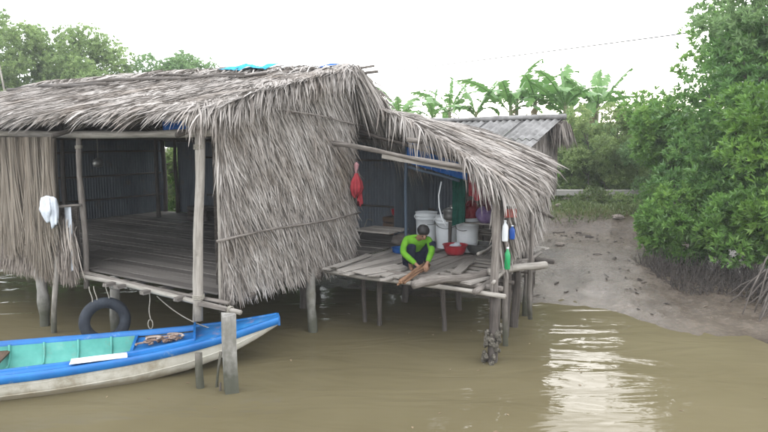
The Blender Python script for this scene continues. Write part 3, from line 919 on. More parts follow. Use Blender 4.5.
g.grid(P); g.grid((P - A(UX, UY, 0) * .03)[::-1])
g.build('wall_backing', under_m, porch, smooth=False)

# porch frame
G().pole(A(1.42, 8.2, -.9), A(1.52, 8.33, .9), .075, .07, 8, .01, .05).build('post', dark_m, porch, label='dark leaning post foot standing in the water')
G().pole(A(1.50, 8.36, .8), A(1.53, 8.5, 2.52), .055, .05, 8, .012).build('post', wood_m, porch)
g = G()
for k in range(70):
    h_ = rng.uniform(-.1, .42) ; a_ = rng.uniform(0, 6.28); rr_ = .085 * (1 - .3 * h_)
    ellipsoid(g, A(1.405 + .09 * (h_ + .2) + rr_ * math.cos(a_), 8.2 + rr_ * math.sin(a_), h_), A(1, 1, 1.3) * rng.uniform(.018, .04), n=6, m=4, noise=.15)
for k in range(40):
    h_ = rng.uniform(.1, .55); a_ = rng.uniform(0, 6.28)
    ellipsoid(g, A(1.55 + .04 * math.cos(a_), 8.3 + .04 * math.sin(a_), h_), A(1, 1, 1.3) * rng.uniform(.015, .035), n=6, m=4, noise=.15)
g.build('barnacle_crust', crust_m, porch, kind='stuff')
G().pole(A(1.55, 8.3, -.5), A(1.54, 8.33, .95), .035, .032, 6, .01).build('post', dark_m, porch)
for (x, y, z0, z1, r, m) in ((1.80, 8.9, -.4, 2.55, .045, wood_m), (1.88, 9.35, -.4, 1.15, .04, dark_m), (2.12, 9.9, -.3, .95, .075, dark_m), (2.3, 9.6, .2, 1.9, .04, wood_m), (2.42, 10.5, -.1, 1.75, .05, wood_m),
                             (2.62, 11.2, -.1, 1.75, .05, wood_m), (2.85, 11.9, 0, 1.7, .05, dark_m), (3.05, 12.6, 0, 1.7, .055, dark_m), (2.2, 11.0, -.1, 1.6, .04, dark_m), (2.55, 12.1, 0, 1.6, .045, dark_m)):
    G().pole(A(x, y, z0), A(x + rng.normal() * .03, y + rng.normal() * .03, z1), r, r * .9, 7, .012).build('post', m, porch)
for (u_, v_) in ((.4, 2.75), (.75, 2.7), (1.75, 3.0), (.35, 4.2), (1.4, 4.3), (2.3, 4.2), (.4, 5.6), (1.6, 5.7)):
    G().pole(W(u_, v_, -.6), W(u_, v_, .94), rng.uniform(.032, .05) if v_ < 3.1 else .055, None, 7, .015).build('stilt', dark_m, porch)
# front beam under the near edge, blue pole, rafters
G().pole(W(-.15, 2.42, 2.98), W(2.45, 2.3, 2.62), .04, .035, 9, .006).build('beam', wood_m, porch)
G().box(W(1.75, 2.36, 2.68), [nrm(UV_U - ZZ * .13), UV_V, nrm(ZZ + UV_U * .13)], (1.5, .03, .09), .006).build('edge_plank', pale_m, porch, smooth=False)
for v_ in (3.2, 4.2, 5.2):
    G().pole(W(0, v_, 3.15), W(porch_eave(v_) - .1, v_, lean_z(porch_eave(v_) - .1, v_) - .15), .032, .028, 7, .008).build('rafter', dark_m, porch)
for (u_, v0) in ((1.5, 2.3), (2.75, 2.3)):
    G().pole(W(u_, v0, lean_z(u_, v0) - .17), W(u_ - .25, 6.0, lean_z(u_, 6) - .17), .035, .03, 7, .008).build('purlin', wood_m, porch)
bl_pole = mat('blue grey pole', [(0.3, (.06, .09, .13)), (.7, (.11, .15, .2))], 'grain', (30, 30, 3), 1, 5, .6, bump=.2)
G().pole(W(.75, 3.6, 2.55), W(1.75, 3.5, 2.35), .026, .024, 6, .006).build('tie_pole', bl_pole, porch)
G().pole(W(.5, 3.95, 1.0), W(.5, 3.95, 2.9), .03, .028, 6, .006).build('post', bl_pole, porch)  # its blue grey colour also carries the bluish light on this post

# deck: planks on the left run front to back, the right half is poles and odd boards
uu = .12
k = 0
while uu < 1.75:
    w = rng.uniform(.1, .22)
    v0 = 2.05 + .1 * rng.normal() + .05 * math.sin(uu * 5)
    v1 = 4.4 + rng.uniform(-.5, .3)
    G().box(W(uu + w / 2, (v0 + v1) / 2, .99 + rng.uniform(-.012, .015)), AXV, (v1 - v0, w - .012, .024), .012, rng.uniform(.15, .95)).build('deck_plank', plank_m, porch, smooth=False)
    uu += w
for kk in range(9):
    v_ = 4.3 + kk * .2
    G().box(W(1.2 + rng.normal() * .05, v_, .965), AXU, (2.4, .185, .024), .01, rng.uniform(.1, .8)).build('deck_plank', plank_m, porch, smooth=False)
G().box(W(.98, 2.35, 1.02), [nrm(UV_V + UV_U * .3), nrm(-UV_U + UV_V * .3), ZZ], (.85, .3, .02), .01, .95).build('deck_plank', plank_m, porch, smooth=False)
G().box(W(.62, 2.5, 1.03), [nrm(UV_V + UV_U * .12), nrm(-UV_U + UV_V * .12), ZZ], (1.2, .17, .022), .012, .8).build('deck_plank', plank_m, porch, smooth=False)
G().box(W(.25, 2.62, 1.035), [nrm(UV_V - UV_U * .1), nrm(-UV_U - UV_V * .1), ZZ], (1.2, .12, .022), .012, .9).build('deck_plank', plank_m, porch, smooth=False)
for (ua, va, ub, vb, w, t) in ((1.75, 2.5, 2.65, 2.52, .11, .6), (1.75, 2.78, 2.6, 2.78, .09, .45), (1.75, 3.05, 2.55, 3.1, .13, .7), (1.75, 3.35, 2.75, 3.33, .1, .4), (1.8, 3.62, 2.8, 3.66, .14, .6), (1.8, 3.95, 2.8, 3.95, .16, .5), (1.8, 4.15, 2.7, 4.15, .14, .7)):
    a_, b_ = W(ua, va, .985), W(ub, vb, .985)
    dr = nrm(b_ - a_)
    G().box((a_ + b_) / 2, [dr, A(-dr[1], dr[0], 0), ZZ], (np.linalg.norm(b_ - a_), w * .72, .03), .012, t).build('deck_plank', plank_m, porch, smooth=False)
a_, b_ = W(2.45, 2.2, 1.03), W(2.62, 3.7, 1.05)
dr = nrm(b_ - a_)
G().box((a_ + b_) / 2, [dr, nrm(A(-dr[1], dr[0], 0)), ZZ], (1.55, .3, .03), .012, .75).build('deck_plank', plank_m, porch, smooth=False, label='wide pale plank lying front to back')
a_, b_ = W(2.1, 2.7, 1.04), W(1.9, 3.6, 1.04)
dr = nrm(b_ - a_)
G().box((a_ + b_) / 2, [dr, nrm(A(-dr[1], dr[0], 0)), ZZ], (.95, .16, .025), .012, .55).build('deck_plank', plank_m, porch, smooth=False)
G().pole(W(.1, 2.1, .94), W(3.12, 2.12, .93), .036, .032, 10, .004).build('edge_pole', pale_m, porch)
G().pole(W(1.0, 2.35, .985), W(3.0, 2.3, .985), .045, .04, 9, .006).build('edge_pole', wood_m, porch)
for v_ in (3.0, 3.9, 4.9):
    G().pole(W(.1, v_, .92), W(2.9, v_, .92), .045, .04, 8, .006).build('joist', dark_m, porch)
G().pole(W(2.75, 1.95, .98), W(2.55, 5.2, 1.0), .042, .036, 8, .008).build('edge_pole', wood_m, porch)

# ------------------------------------------------------------------ rear hut with cement sheets
rear = thing('rear_hut', 'smaller rear hut under aged corrugated cement sheets', 'hut', A(1.9, 15, 0.3))
ra = R_(40)
RU, RV = A(math.cos(ra), -math.sin(ra), 0), A(math.sin(ra), math.cos(ra), 0)
RE = A(3.98, 14.2, 3.47)              # right end of the ridge
for k in range(6):
    p0 = RE - RU * (.0 + .95 * (k + 1)) - RV * 0 + A(0, 0, 0)
    up = nrm(-RV - ZZ * .42)
    p0 = p0 + ZZ * .004 * (k % 2)
    sheet(p0, RU, .98, 0.0, 1.15, fibro_m, 'roof_sheet', rear, .17, .026, up, 3)
    sheet(p0 - ZZ * .02, RU, .98, 1.08, 2.2, fibro_m, 'roof_sheet', rear, .17, .026, up, 3)
    up2 = nrm(RV - ZZ * .42)
    sheet(p0, RU, .98, 0.0, .5, fibro_m, 'roof_sheet', rear, .17, .026, up2, 3)
G().pole(RE + RU * .1 + ZZ * .05, RE - RU * 5.8 + ZZ * .04, .06, .055, 14, .004, .12).build('ridge_cap', fibro_m, rear)
g = G()
wall0 = RE - RU * .3
P = np.stack([np.stack([wall0 - RV * s - ZZ * (s * .42 + .06), wall0 - RV * s - ZZ * 1.75], 0) for s in np.linspace(0, 2.0, 6)] , 0)
P2 = np.stack([np.stack([wall0 + RV * s - ZZ * (s * .42 + .06), wall0 + RV * s - ZZ * 1.75], 0) for s in np.linspace(0, .4, 4)], 0)
g.grid(P); g.grid((P - RU * .04)[::-1]); g.grid(P2[::-1]); g.grid(P2 - RU * .04)
g.build('gable_wall', under_m, rear, smooth=False)
N = 3000
s = rng.uniform(-.4, 2.0, N)
zz = RE[2] - np.abs(s) * .42 - rng.uniform(.05, 1.25, N)
rt = (wall0 - np.outer(s, RV)); rt[:, 2] = zz
V_, F_, T_ = blades(rt + RU * .02, -ZZ + RV * rng.normal(0, .12, N)[:, None], RU, rng.uniform(.35, .6, N), rng.uniform(.02, .04, N), .02, .06, 3, .5, np.clip(rng.normal(.4, .2, N), 0, 1))
obj('gable_thatch', V_, F_, thatch_m, rear, False, T_, kind='stuff')
N = 500
s = rng.uniform(-.3, .25, N)
rt = RE + RU * rng.uniform(-.2, .12, N)[:, None] - np.outer(s, RV); rt[:, 2] = RE[2] - np.abs(s) * .42 - .02
V_, F_, T_ = blades(rt, -ZZ + RU * rng.uniform(-.1, .25, N)[:, None] + RV * rng.normal(.1, .2, N)[:, None], RU, rng.uniform(.3, .6, N), rng.uniform(.02, .04, N), .05, .06, 3, .5, np.clip(rng.normal(.3, .15, N), 0, 1))
obj('gable_fringe', V_, F_, thatch_m, rear, False, T_, kind='stuff')
# long leaf wall facing the camera and its posts
P = np.stack([np.stack([RE - RU * (.3 + s) - RV * 1.95 - ZZ * .85, RE - RU * (.3 + s) - RV * 1.95 - ZZ * 2.6], 0) for s in np.linspace(0, 5.0, 8)], 0)
g = G(); g.grid(P); g.grid((P + RV * .04)[::-1]); g.build('front_wall', under_m, rear, smooth=False)
for (s, t) in ((.3, 1.95), (2.5, 1.95), (5, 1.95)):
    q = RE - RU * s - RV * t
    G().pole(A(q[0], q[1], -.1), A(q[0], q[1], RE[2] - abs(t) * .42 - .1), .06, .05, 7, .01).build('post', dark_m, rear)

# ------------------------------------------------------------------ cloths and hanging things on the hut
def curtain(name, pa, pb, z1f, z0f, nrmv, m, depth, label, cat, nx=44, nz=16, folds=14, parent=None):
    t = np.linspace(0, 1, nx)
    s = np.linspace(0, 1, nz)
    T, S = np.meshgrid(t, s, indexing='ij')
    base = pa + (pb - pa) * T[..., None]
    z = z1f(T) + (z0f(T) - z1f(T)) * S
    q = np.random.default_rng(int(folds * 7 + nx))
    fo = 0
    for _ in range(7):
        fo = fo + q.uniform(.25, .75) * np.sin(T * folds * q.uniform(1.5, 7.5) + q.uniform(0, 6.28) + S * q.normal(0, 1.3)) * (.45 + .75 * S)
    fo = fo * depth * .75
    P = base.copy()
    P[..., 2] = z
    P = P + nrmv * fo[..., None]
    g = G(); g.grid(P); g.grid((P - nrmv * .006)[::-1])
    return g.build(name, m, parent, True, label=label, cat=cat)
net_ = curtain('hanging_net', W(-4.85, -.2, 0), W(-3.2, -.2, 0), lambda t: 3.03 + 0 * t, lambda t: 1.5 - .15 * np.sin(t * 5) + .1 * np.sin(t * 23) - .55 * np.exp(-((t - .72) / .12) ** 2), -UV_V, net_m, .075,
        'long beige fishing net draped from the front beam', 'net', 110, 24, 9)
N = 3400
t_ = rng.random(N); u_ = -4.87 + 1.69 * t_
fold_ = np.sin(u_ * 19 + np.sin(u_ * 7) * 1.5)
top_ = np.where(rng.random(N) < .55, 3.05, rng.uniform(1.9, 3.0, N))
low_ = 1.42 - .15 * np.sin(t_ * 5) + .1 * np.sin(t_ * 23) - .5 * np.exp(-((t_ - .72) / .12) ** 2) + rng.normal(0, .1, N)
V_, F_, T_ = blades(Wn(u_, -.26 - .06 * fold_ - rng.uniform(0, .05, N), top_), -ZZ + UV_U * (rng.normal(0, .035, N) - .08 * (t_ - .7))[:, None] - UV_V * .02, -UV_V, np.maximum(top_ - low_, .3), rng.uniform(.008, .022, N), 0, .012, 5, .7,
                    np.clip(.5 + .12 * fold_ + rng.normal(0, .12, N), 0, 1), ([0, .1, .8, 1], [.8, 1, .9, .3]))  # tint paints in fold shade: strands deeper in the folds are darker
obj('net_strands', V_, F_, strand_m, net_, False, T_, kind='stuff')
curtain('hanging_net', W(-5.2, -.24, 0), W(-4.75, -.2, 0), lambda t: 2.1 + .7 * t, lambda t: 1.3 + 0 * t, -UV_V, net_m, .05,
        'small brown bunch of netting tied beside the long net', 'net', 16, 10, 5)
curtain('cloth_strip', W(-3.12, -.22, 0), W(-2.95, -.22, 0), lambda t: 2.02 + 0 * t, lambda t: .92 + .1 * t, -UV_V, cloth_white, .015,
        'thin pale strip of cloth hanging beside the door post', 'cloth', 10, 10, 3)
def draped(name, c, prof, folds, m, label=None, cat=None, parent=None, ax=None, seed=1, n=40, flat=.5):
    """cloth or bag hanging from a point: folded skin round a profile of (radius, z)"""
    r_ = np.random.default_rng(seed)
    ax = [UV_U, UV_V, ZZ] if ax is None else ax
    pr_ = np.array(prof); zz_ = np.linspace(0, 1, 16)
    tt_ = np.linspace(0, 1, len(pr_))
    rad_ = np.interp(zz_, tt_, pr_[:, 0]); zed = np.interp(zz_, tt_, pr_[:, 1])
    th_ = np.linspace(0, 2 * np.pi, n, endpoint=False)
    ph_ = r_.uniform(0, 6.28, 4)
    V, F = [], []
    for i_, z_ in enumerate(zz_):
        f_ = 1 + (.1 + .16 * z_) * np.sin(folds * th_ + ph_[0] + 1.2 * z_) + .09 * np.sin((folds * 2 + 1) * th_ + ph_[1]) + .1 * np.sin(3 * th_ + 7 * z_ + ph_[2])
        dz_ = .05 * np.sin(2 * th_ + ph_[3]) * z_ ** 3 + .02 * np.sin(5 * th_) * z_ ** 2
        for k_, t_ in enumerate(th_):
            V.append(np.asarray(c) + np.asarray(ax[0]) * (rad_[i_] * f_[k_] * math.cos(t_)) + np.asarray(ax[1]) * (rad_[i_] * f_[k_] * math.sin(t_) * flat) + np.asarray(ax[2]) * (zed[i_] + dz_[k_]))
    for i_ in range(15):
        for k_ in range(n):
            k2 = (k_ + 1) % n
            F.append((i_ * n + k_, (i_ + 1) * n + k_, (i_ + 1) * n + k2, i_ * n + k2))
    F.append(tuple(range(n))); F.append(tuple(15 * n + k_ for k_ in range(n))[::-1])
    g = G(); g.add(V, F)
    return g.build(name, m, parent, True, label=label, cat=cat)
draped('white_cloth', W(-3.2, -.42, 2.17), [(.03, 0), (.12, -.03), (.15, -.12), (.17, -.22), (.13, -.3), (.09, -.36)], 6, cloth_white, 'crumpled white cloth hung on a stub by the net', 'cloth', seed=4)
draped('cloth_fold', W(-3.1, -.4, 2.16), [(.02, 0), (.08, -.03), (.1, -.15), (.09, -.3), (.07, -.42)], 5, cloth_white, parent=bpy.data.objects['white_cloth'], seed=12)
G().pole(W(-3.2, -.46, 2.0), W(-2.85, -.1, 2.02), .022, .02, 5, .01).build('rail_stub', wood_m, hut)
def tarp(name, us, vs, zoff, m, label):
    U_, V_ = np.meshgrid(us, vs, indexing='ij')
    Z_ = roof_z(U_, V_) + zoff + .022 * hash_noise(U_, V_, 12, 81) + .012 * hash_noise(U_, V_, 27, 82)
    P = Wn(U_, V_, Z_)
    g = G(); g.grid(P); g.grid((P - ZZ * .006)[::-1])
    return g.build(name, m, None, True, label=label, cat='tarpaulin')
tarp('ridge_tarpaulin', np.linspace(-2.7, -1.55, 22), np.linspace(2.6, 2.98, 12), .06, cloth_cyan, 'strip of bright blue tarpaulin tucked under the roof ridge')
tarp('ridge_tarpaulin', np.linspace(-.42, -.2, 8), np.linspace(2.66, 2.96, 7), .05, cloth_blue, 'small scrap of blue tarpaulin at the ridge end')
curtain('eave_tarpaulin', W(-.95, -.06, 0), W(-.35, -.06, 0), lambda t: 3.28 + 0 * t, lambda t: 3.08 + .04 * np.sin(t * 9), -UV_V, cloth_blue, .015,
        'blue tarpaulin showing under the front eave', 'tarpaulin', 16, 5, 4)
curtain('porch_tarpaulin', W(.75, 3.55, 0), W(1.9, 3.45, 0), lambda t: 3.0 - .25 * t, lambda t: 2.62 - .25 * t, -UV_V, cloth_blue, .02,
        'dark blue tarpaulin under the porch roof', 'tarpaulin', 20, 6, 5)
# red bag hung on the gable
rb = thing('red_bag', 'red plastic bag hanging at the end of the leaf gable', 'bag', W(.14, 2.9, 1.85))
draped('bag_body', W(.16, 2.9, 2.46), [(.03, 0), (.05, -.05), (.1, -.14), (.12, -.25), (.09, -.34), (.03, -.37)], 7, cloth_red, parent=rb, ax=[UV_V, UV_U, ZZ], seed=8, flat=.7)
draped('bag_neck', W(.16, 2.9, 2.64), [(.012, 0), (.045, -.04), (.03, -.12), (.025, -.18)], 5, cloth_pink, parent=rb, ax=[UV_V, UV_U, ZZ], seed=9, flat=.7)
draped('bag_tail', W(.16, 3.0, 2.22), [(.03, 0), (.05, -.06), (.055, -.2), (.06, -.27)], 6, cloth_red, parent=rb, ax=[UV_V, UV_U, ZZ], seed=10, flat=.6)
# kettle-like lamp hung inside the room
lm = thing('hanging_pot', 'small dark pot hanging inside the open room', 'pot', W(-5.6, 2.0, 2.5))
G().lathe(W(-5.6, 2.0, 2.45), [(.02, 0), (.09, .02), (.11, .08), (.08, .16), (.05, .18), (.045, .2)], 16).build('pot_body', steel_m, lm)
G().tube(np.array([W(-5.6, 2.0, 2.64), W(-5.6, 2.0, 2.9), W(-5.6, 2.0, 3.07)]), .006, 5).build('cord', rope_m, lm)
# low clutter at the back of the room
for k, (u_, v_, a_, b_, h_, lab) in enumerate(((-6.2, 5.2, .7, .4, .35, 'dark low wooden crate at the back of the open room'), (-4.6, 5.3, .9, .45, .3, 'long dark wooden crate against the back wall'))):
    cr_ = thing('wooden_crate', lab, 'crate', W(u_, v_, 1.0), 'crates inside the hut')
    for j in range(3):
        for sg in (-1, 1):
            G().box(W(u_, v_ + sg * b_ / 2, 1.06 + j * h_ / 3), AXU, (a_, .02, h_ / 3 - .02), .004).build('slat', dark_m, cr_, smooth=False)
            G().box(W(u_ + sg * a_ / 2, v_, 1.06 + j * h_ / 3), AXV, (b_ - .03, .02, h_ / 3 - .02), .004).build('slat', dark_m, cr_, smooth=False)
    G().box(W(u_, v_, 1.02), AXU, (a_ - .03, b_ - .03, .02)).build('base', dark_m, cr_, smooth=False)

# ------------------------------------------------------------------ tyre on ropes and ropes
ty = thing('tyre_fender', 'old black tyre hung on ropes as a boat fender', 'tyre', A(-4.1, 8.95, .05))
Rm, rm = .25, .105
th = np.linspace(0, 2 * np.pi, 36, endpoint=False)
tn = nrm(A(.45, -.9, .1)); tx = nrm(np.cross(ZZ, tn)); tz = np.cross(tn, tx)
prof = [(-.07, .2), (-.1, .26), (-.1, .31), (-.075, .345), (0, .355), (.075, .345), (.1, .31), (.1, .26), (.07, .2), (.055, .2), (.085, .27), (.05, .33), (0, .335), (-.05, .33), (-.085, .27), (-.055, .2)]
V_ = []
for t in th:
    for (w, r) in prof:
        V_.append(A(-4.1, 8.95, .36) + tx * math.cos(t) * r + tz * math.sin(t) * r + tn * w)
npf = len(prof)
F_ = [(i * npf + j, i * npf + (j + 1) % npf, ((i + 1) % 36) * npf + (j + 1) % npf, ((i + 1) % 36) * npf + j) for i in range(36) for j in range(npf)]
obj('tyre_body', V_, F_, rubber_m, ty, True, np.full(len(V_), .5), np.array(V_))
for dx in (-.16, -.1, .06):
    p = A(-4.1, 8.95, .72) + tx * dx - tn * .0
    G().tube(np.stack([p + A(.02 * math.sin(k), -.02, k * .06 - .12) for k in np.linspace(0, 5, 8)]), .008, 5).build('rope', rope_m, ty)
t = np.linspace(0, 1, 14)
q0 = A(-3.35, 8.75, .86)
P = np.stack([q0 + A(0.01 * math.sin(s * 7), -.02, -.42 * s) for s in t] + [q0 + A(.035 * math.sin(a), -.02, -.48 + .07 * math.cos(a)) for a in np.linspace(.2, 6.0, 12)])
G().tube(P, .008, 5).build('hanging_rope', rope_m, None, True, label='short rope with a loop hanging from the sill pole', cat='rope')
p0, p1 = A(-3.2, 8.62, .82), A(-1.95, 8.18, .42)
P = np.stack([p0 + (p1 - p0) * s - ZZ * .14 * 4 * s * (1 - s) * (1.1 - .3 * s) for s in np.linspace(0, 1, 20)])
G().tube(P, .008, 5).build('mooring_rope', rope_m, None, True, label='slack mooring rope from the sill pole to the bow', cat='rope')

# ------------------------------------------------------------------ the boat
BT = A(-1.47, 8.42, 0); bd = nrm(A(-.962, -.272, 0)); bs = A(bd[1], -bd[0], 0)     # bs: to the camera side or away, see below
if bs[1] > 0: bs = -bs                                                             # bs points to the camera
boat = thing('wooden_sampan', 'long narrow blue and cream wooden boat moored beside the hut', 'boat', BT + bd * 3)
SS = np.array([0, .25, .6, 1.0, 1.4, 2.0, 2.8, 3.8, 5.0, 6.0, 6.6])
def hw(s): return np.interp(s, SS, [.1, .17, .28, .39, .48, .585, .68, .73, .69, .55, .45])
def gz(s): return np.interp(s, [0, .3, .7, 1.2, 1.7, 2.6, 4, 6.6], [.6, .545, .475, .415, .375, .335, .31, .34])
def kz(s): return np.interp(s, [0, .3, .7, 1.2, 1.8, 2.6, 4, 6.6], [.47, .31, .13, .0, -.08, -.12, -.14, -.05])
st = np.linspace(0, 6.6, 45)
def bp(s, y, z):
    s, y, z = np.broadcast_arrays(np.asarray(s, float), np.asarray(y, float), np.asarray(z, float))
    return BT + s[..., None] * bd + y[..., None] * bs + z[..., None] * ZZ
# hull
rows = []
for f, h in ((1.0, .93), (.985, .7), (.93, .42), (.8, .16), (.5, .03), (0, 0), (-.5, .03), (-.8, .16), (-.93, .42), (-.985, .7), (-1, .93)):
    rows.append(bp(st, hw(st) * f, kz(st) + (gz(st) - .0 - kz(st)) * h))
P = np.stack(rows, 1)
g = G(); g.grid(P)
g.add(P[0], [tuple(range(11))]); g.add(P[-1], [tuple(range(11))[::-1]])
g.build('hull', white_boat_m, boat, True)
for sg in (1, -1):
    for f, h in ((.935, .44), (.985, .72)):
        G().tube(bp(st, sg * (hw(st) * f + .004), kz(st) + (gz(st) - kz(st)) * h), .007, 5).build('strake', white_boat_m, boat, True)
# rub rail and gunwale band each side
for sg in (1, -1):
    rail = np.stack([bp(st, sg * (hw(st) + .012), gz(st) - .095), bp(st, sg * (hw(st) + .03), gz(st) - .085), bp(st, sg * (hw(st) + .034), gz(st) - .02), bp(st, sg * (hw(st) + .022), gz(st) + .006),
                     bp(st, sg * (hw(st) - .02), gz(st) + .008), bp(st, sg * (hw(st) - .03), gz(st) - .02)], 1)
    g = G(); g.grid(rail if sg < 0 else rail[::-1]); g.build('gunwale', blue_m, boat, True)
# bow deck
sdk = np.linspace(0, 1.12, 12)
ts = np.linspace(-1, 1, 9)
S_, T2 = np.meshgrid(sdk, ts, indexing='ij')
P = bp(S_, (hw(S_) - .012) * T2, gz(S_) - .012 + .02 * (1 - T2 ** 2))
g = G(); g.grid(P); g.build('bow_deck', bluedeck_m, boat, True)
g = G(); g.box(bp(-.008, 0, .545), [bs, bd, ZZ], (.215, .03, .12), .004); g.build('bow_plate', blue_m, boat, False)
# side decks round the cockpit and the raised coaming
def inn(s): return np.interp(s, [1.1, 1.6, 2.4, 3.8, 6.6], [.27, .37, .5, .58, .36])
sc_ = np.linspace(1.1, 6.5, 34)
for sg in (1, -1):
    P = np.stack([bp(sc_, sg * (hw(sc_) - .028), gz(sc_) - .004), bp(sc_, sg * (inn(sc_) + .02), gz(sc_) + .012)], 1)
    g = G(); g.grid(P if sg > 0 else P[::-1]); g.build('side_deck', blue_m, boat, True)
    hI = .03
    P = np.stack([bp(sc_, sg * (inn(sc_) + .022), gz(sc_) + .0), bp(sc_, sg * (inn(sc_) + .022), gz(sc_) + hI), bp(sc_, sg * inn(sc_), gz(sc_) + hI + .004), bp(sc_, sg * (inn(sc_) - .003), gz(sc_) - .03)], 1)
    g = G(); g.grid(P if sg > 0 else P[::-1]); g.build('coaming', blue_m, boat, True)
g = G(); g.box(bp(1.1, 0, gz(1.1) + .03), [bs, bd, ZZ], (.56, .03, .11), .002); g.build('coaming', blue_m, boat, False)
# front tray
stt = np.linspace(1.1, 1.86, 6)
P = np.stack([bp(stt, f * inn(stt), gz(stt) - .05) for f in (-1, -.5, 0, .5, 1)], 1)
g = G(); g.grid(P); g.build('front_tray', blue_m, boat, True)
g = G(); g.box(bp(1.87, 0, gz(1.87) - .075), [bs, bd, ZZ], (2 * inn(1.87) - .01, .035, .13), .002); g.build('bulkhead', blue_m, boat, False)
# cockpit
sck = np.linspace(1.89, 6.4, 26)
fl = np.array([(1, -.02), (.97, -.17), (.8, -.27), (0, -.28), (-.8, -.27), (-.97, -.17), (-1, -.02)])
P = np.stack([bp(sck, f * (inn(sck) - .006), gz(sck) + z) for f, z in fl], 1)
g = G(); g.grid(P); g.build('cockpit', green_boat_m, boat, True)
for s in np.arange(2.2, 6.2, .42):
    pts = np.array([bp(s, f * (inn(s) - .02), gz(s) + z + .018) for f, z in fl])
    G().tube(pts, .016, 5).build('rib', green_boat_m, boat, True)
for s in (3.55, 4.9):
    g = G(); g.box(bp(s, 0, gz(s) - .09), [bs, bd, ZZ], (2 * inn(s) - .02, .2, .03), .004); g.build('thwart', crate_m, boat, False)
# cargo
P = bp(np.array([1.9, 2.2, 2.55])[:, None], np.array([[.43, .56]]), np.array([[gz(1.9) + .03], [gz(2.2) + .03], [gz(2.55) + .03]]))
g = G(); c_ = bp(2.2, inn(2.2) + .08, gz(2.2) + .035); g.box(c_, [nrm(bd + bs * .12), nrm(bs - bd * .12), ZZ], (.62, .13, .025), .006)
g.build('white_board', white_m, None, False, label='white foam board lying on the near side deck of the boat', cat='board')
g = G()
for k in range(16):
    s0 = rng.uniform(1.3, 1.72); y0 = rng.uniform(-.1, .1)
    a_ = rng.uniform(0, 6.28)
    n_ = 9
    pts = np.array([bp(s0 + .055 * math.cos(a_ + j * .7) * (1 + .3 * rng.normal()) + (j - 4) * .012, y0 + .05 * math.sin(a_ + j * .7), gz(1.5) - .02 + .018 * (k % 4)) for j in range(n_)])
    g.tube(pts, .014, 5, .1, tint=rng.random())
rag_m = mat('brown pink rope and rags', [(0.2, (.06, .035, .03)), (0.5, (.26, .17, .13)), (0.8, (.55, .46, .4))], nscale=9, tintmix=.6, rough=.9, bump=.4)
g.build('rope_pile', rag_m, None, True, label='tangled pile of brown rope in the front tray of the boat', cat='rope')

# stakes beside the boat
G().pole(A(-2.2, 7.25, -.6), A(-2.27, 7.4, .42), .05, .045, 7, .012, .07).build('mooring_stake', wood_m, None, True, label='short thick grey stake standing beside the bow', cat='stake', group='stakes in the water by the boat')
G().pole(A(-2.09, 7.2, -.5), A(-2.02, 7.5, .4), .022, .016, 6, .015).build('mooring_stake', wood_m, None, True, label='thin leaning stick between stake and squared stilt', cat='stake', group='stakes in the water by the boat')
G().pole(A(-1.98, 7.22, -.4), A(-1.97, 7.25, .1), .016, .01, 5, .02).build('mooring_stake', dark_m, None, True, label='tiny dark stub poking out of the water', cat='stake', group='stakes in the water by the boat')

# ------------------------------------------------------------------ things on the porch deck
def at_deck(px, py, z=1.0):
    """ground point of the deck seen at a place of the photograph (used once, as a tape measure)"""
    p = R_(6.9)
    r = A((px - 384) / 626, math.cos(p) - (py - 216) / 626 * math.sin(p), -math.sin(p) - (py - 216) / 626 * math.cos(p))
    return A(0, 0, 3) + r * ((z - 3) / r[2])

# buckets
def bucket(loc, r, h, label, tilt=0):
    b = thing('white_bucket', label, 'bucket', loc, 'white buckets on the porch')
    c = np.asarray(loc, float)
    G().lathe(c, [(r * .84, 0), (r * .86, .01), (r * .93, h * .6), (r * .96, h * .78), (r * 1.02, h * .785), (r * 1.02, h * .81), (r * .97, h * .815), (r * .98, h * .88), (r * 1.03, h * .885), (r * 1.03, h * .91), (r * .99, h * .915),
                  (r * 1.0, h * .985), (r * 1.04, h * .988), (r * 1.04, h), (r * .97, h), (r * .9, h * .5), (r * .8, .03)], 28).build('bucket_body', white_m, b)
    a = np.linspace(-.15, np.pi + .15, 16)
    dirn = rng.uniform(-.5, .5)
    P = np.stack([c + A(r * 1.05 * math.cos(t + dirn), -r * 1.06 * abs(math.sin(t)) * .85 - .01, h * .86 - .22 * h * math.sin(t)) for t in a])
    G().tube(P, .007, 5).build('handle', steel_m, b)
    for sg in (0, np.pi):
        g = G(); ellipsoid(g, c + A(r * 1.03 * math.cos(sg), 0, h * .86), (.02, .03, .03), n=8, m=5); g.build('handle_lug', white_m, b)
    return b
bucket(at_deck(426, 244), .21, .63, 'white bucket standing leftmost, behind the crouching person')
bucket(at_deck(446, 248), .21, .61, 'white bucket in the middle, behind the red basin')
bucket(at_deck(467, 251), .215, .62, 'white bucket rightmost of three, above the metal basin')
bowl = [(.62, 0), (.7, .0), (.82, .3), (.93, .75), (.99, .95), (1.06, .97), (1.06, 1.0), (1.0, 1.0), (.93, .92), (.78, .3), (.62, .06)]
rbm = thing('red_basin', 'round red plastic basin in front of the white buckets', 'basin', at_deck(455, 255))
c = at_deck(455, 255)
G().lathe(c + ZZ * .02, [(r * .215, z * .17) for r, z in bowl], 28).build('basin_body', red_m, rbm)
g = G(); ellipsoid(g, c + A(.03, 0, .17), (.075, .06, .06), n=10, m=7, noise=.12); ellipsoid(g, c + A(.0, .02, .15), (.1, .08, .05), n=10, m=7, noise=.1)
g.build('plastic_bag', cloth_white, None, label='crumpled white plastic bag lying in the red basin', cat='bag')
mb = thing('metal_basin', 'wide dull metal basin to the right of the red basin', 'basin', at_deck(479, 254))
G().lathe(at_deck(479, 253) + ZZ * .02, [(r * .25, z * .16) for r, z in bowl], 28).build('basin_body', steel_m, mb)

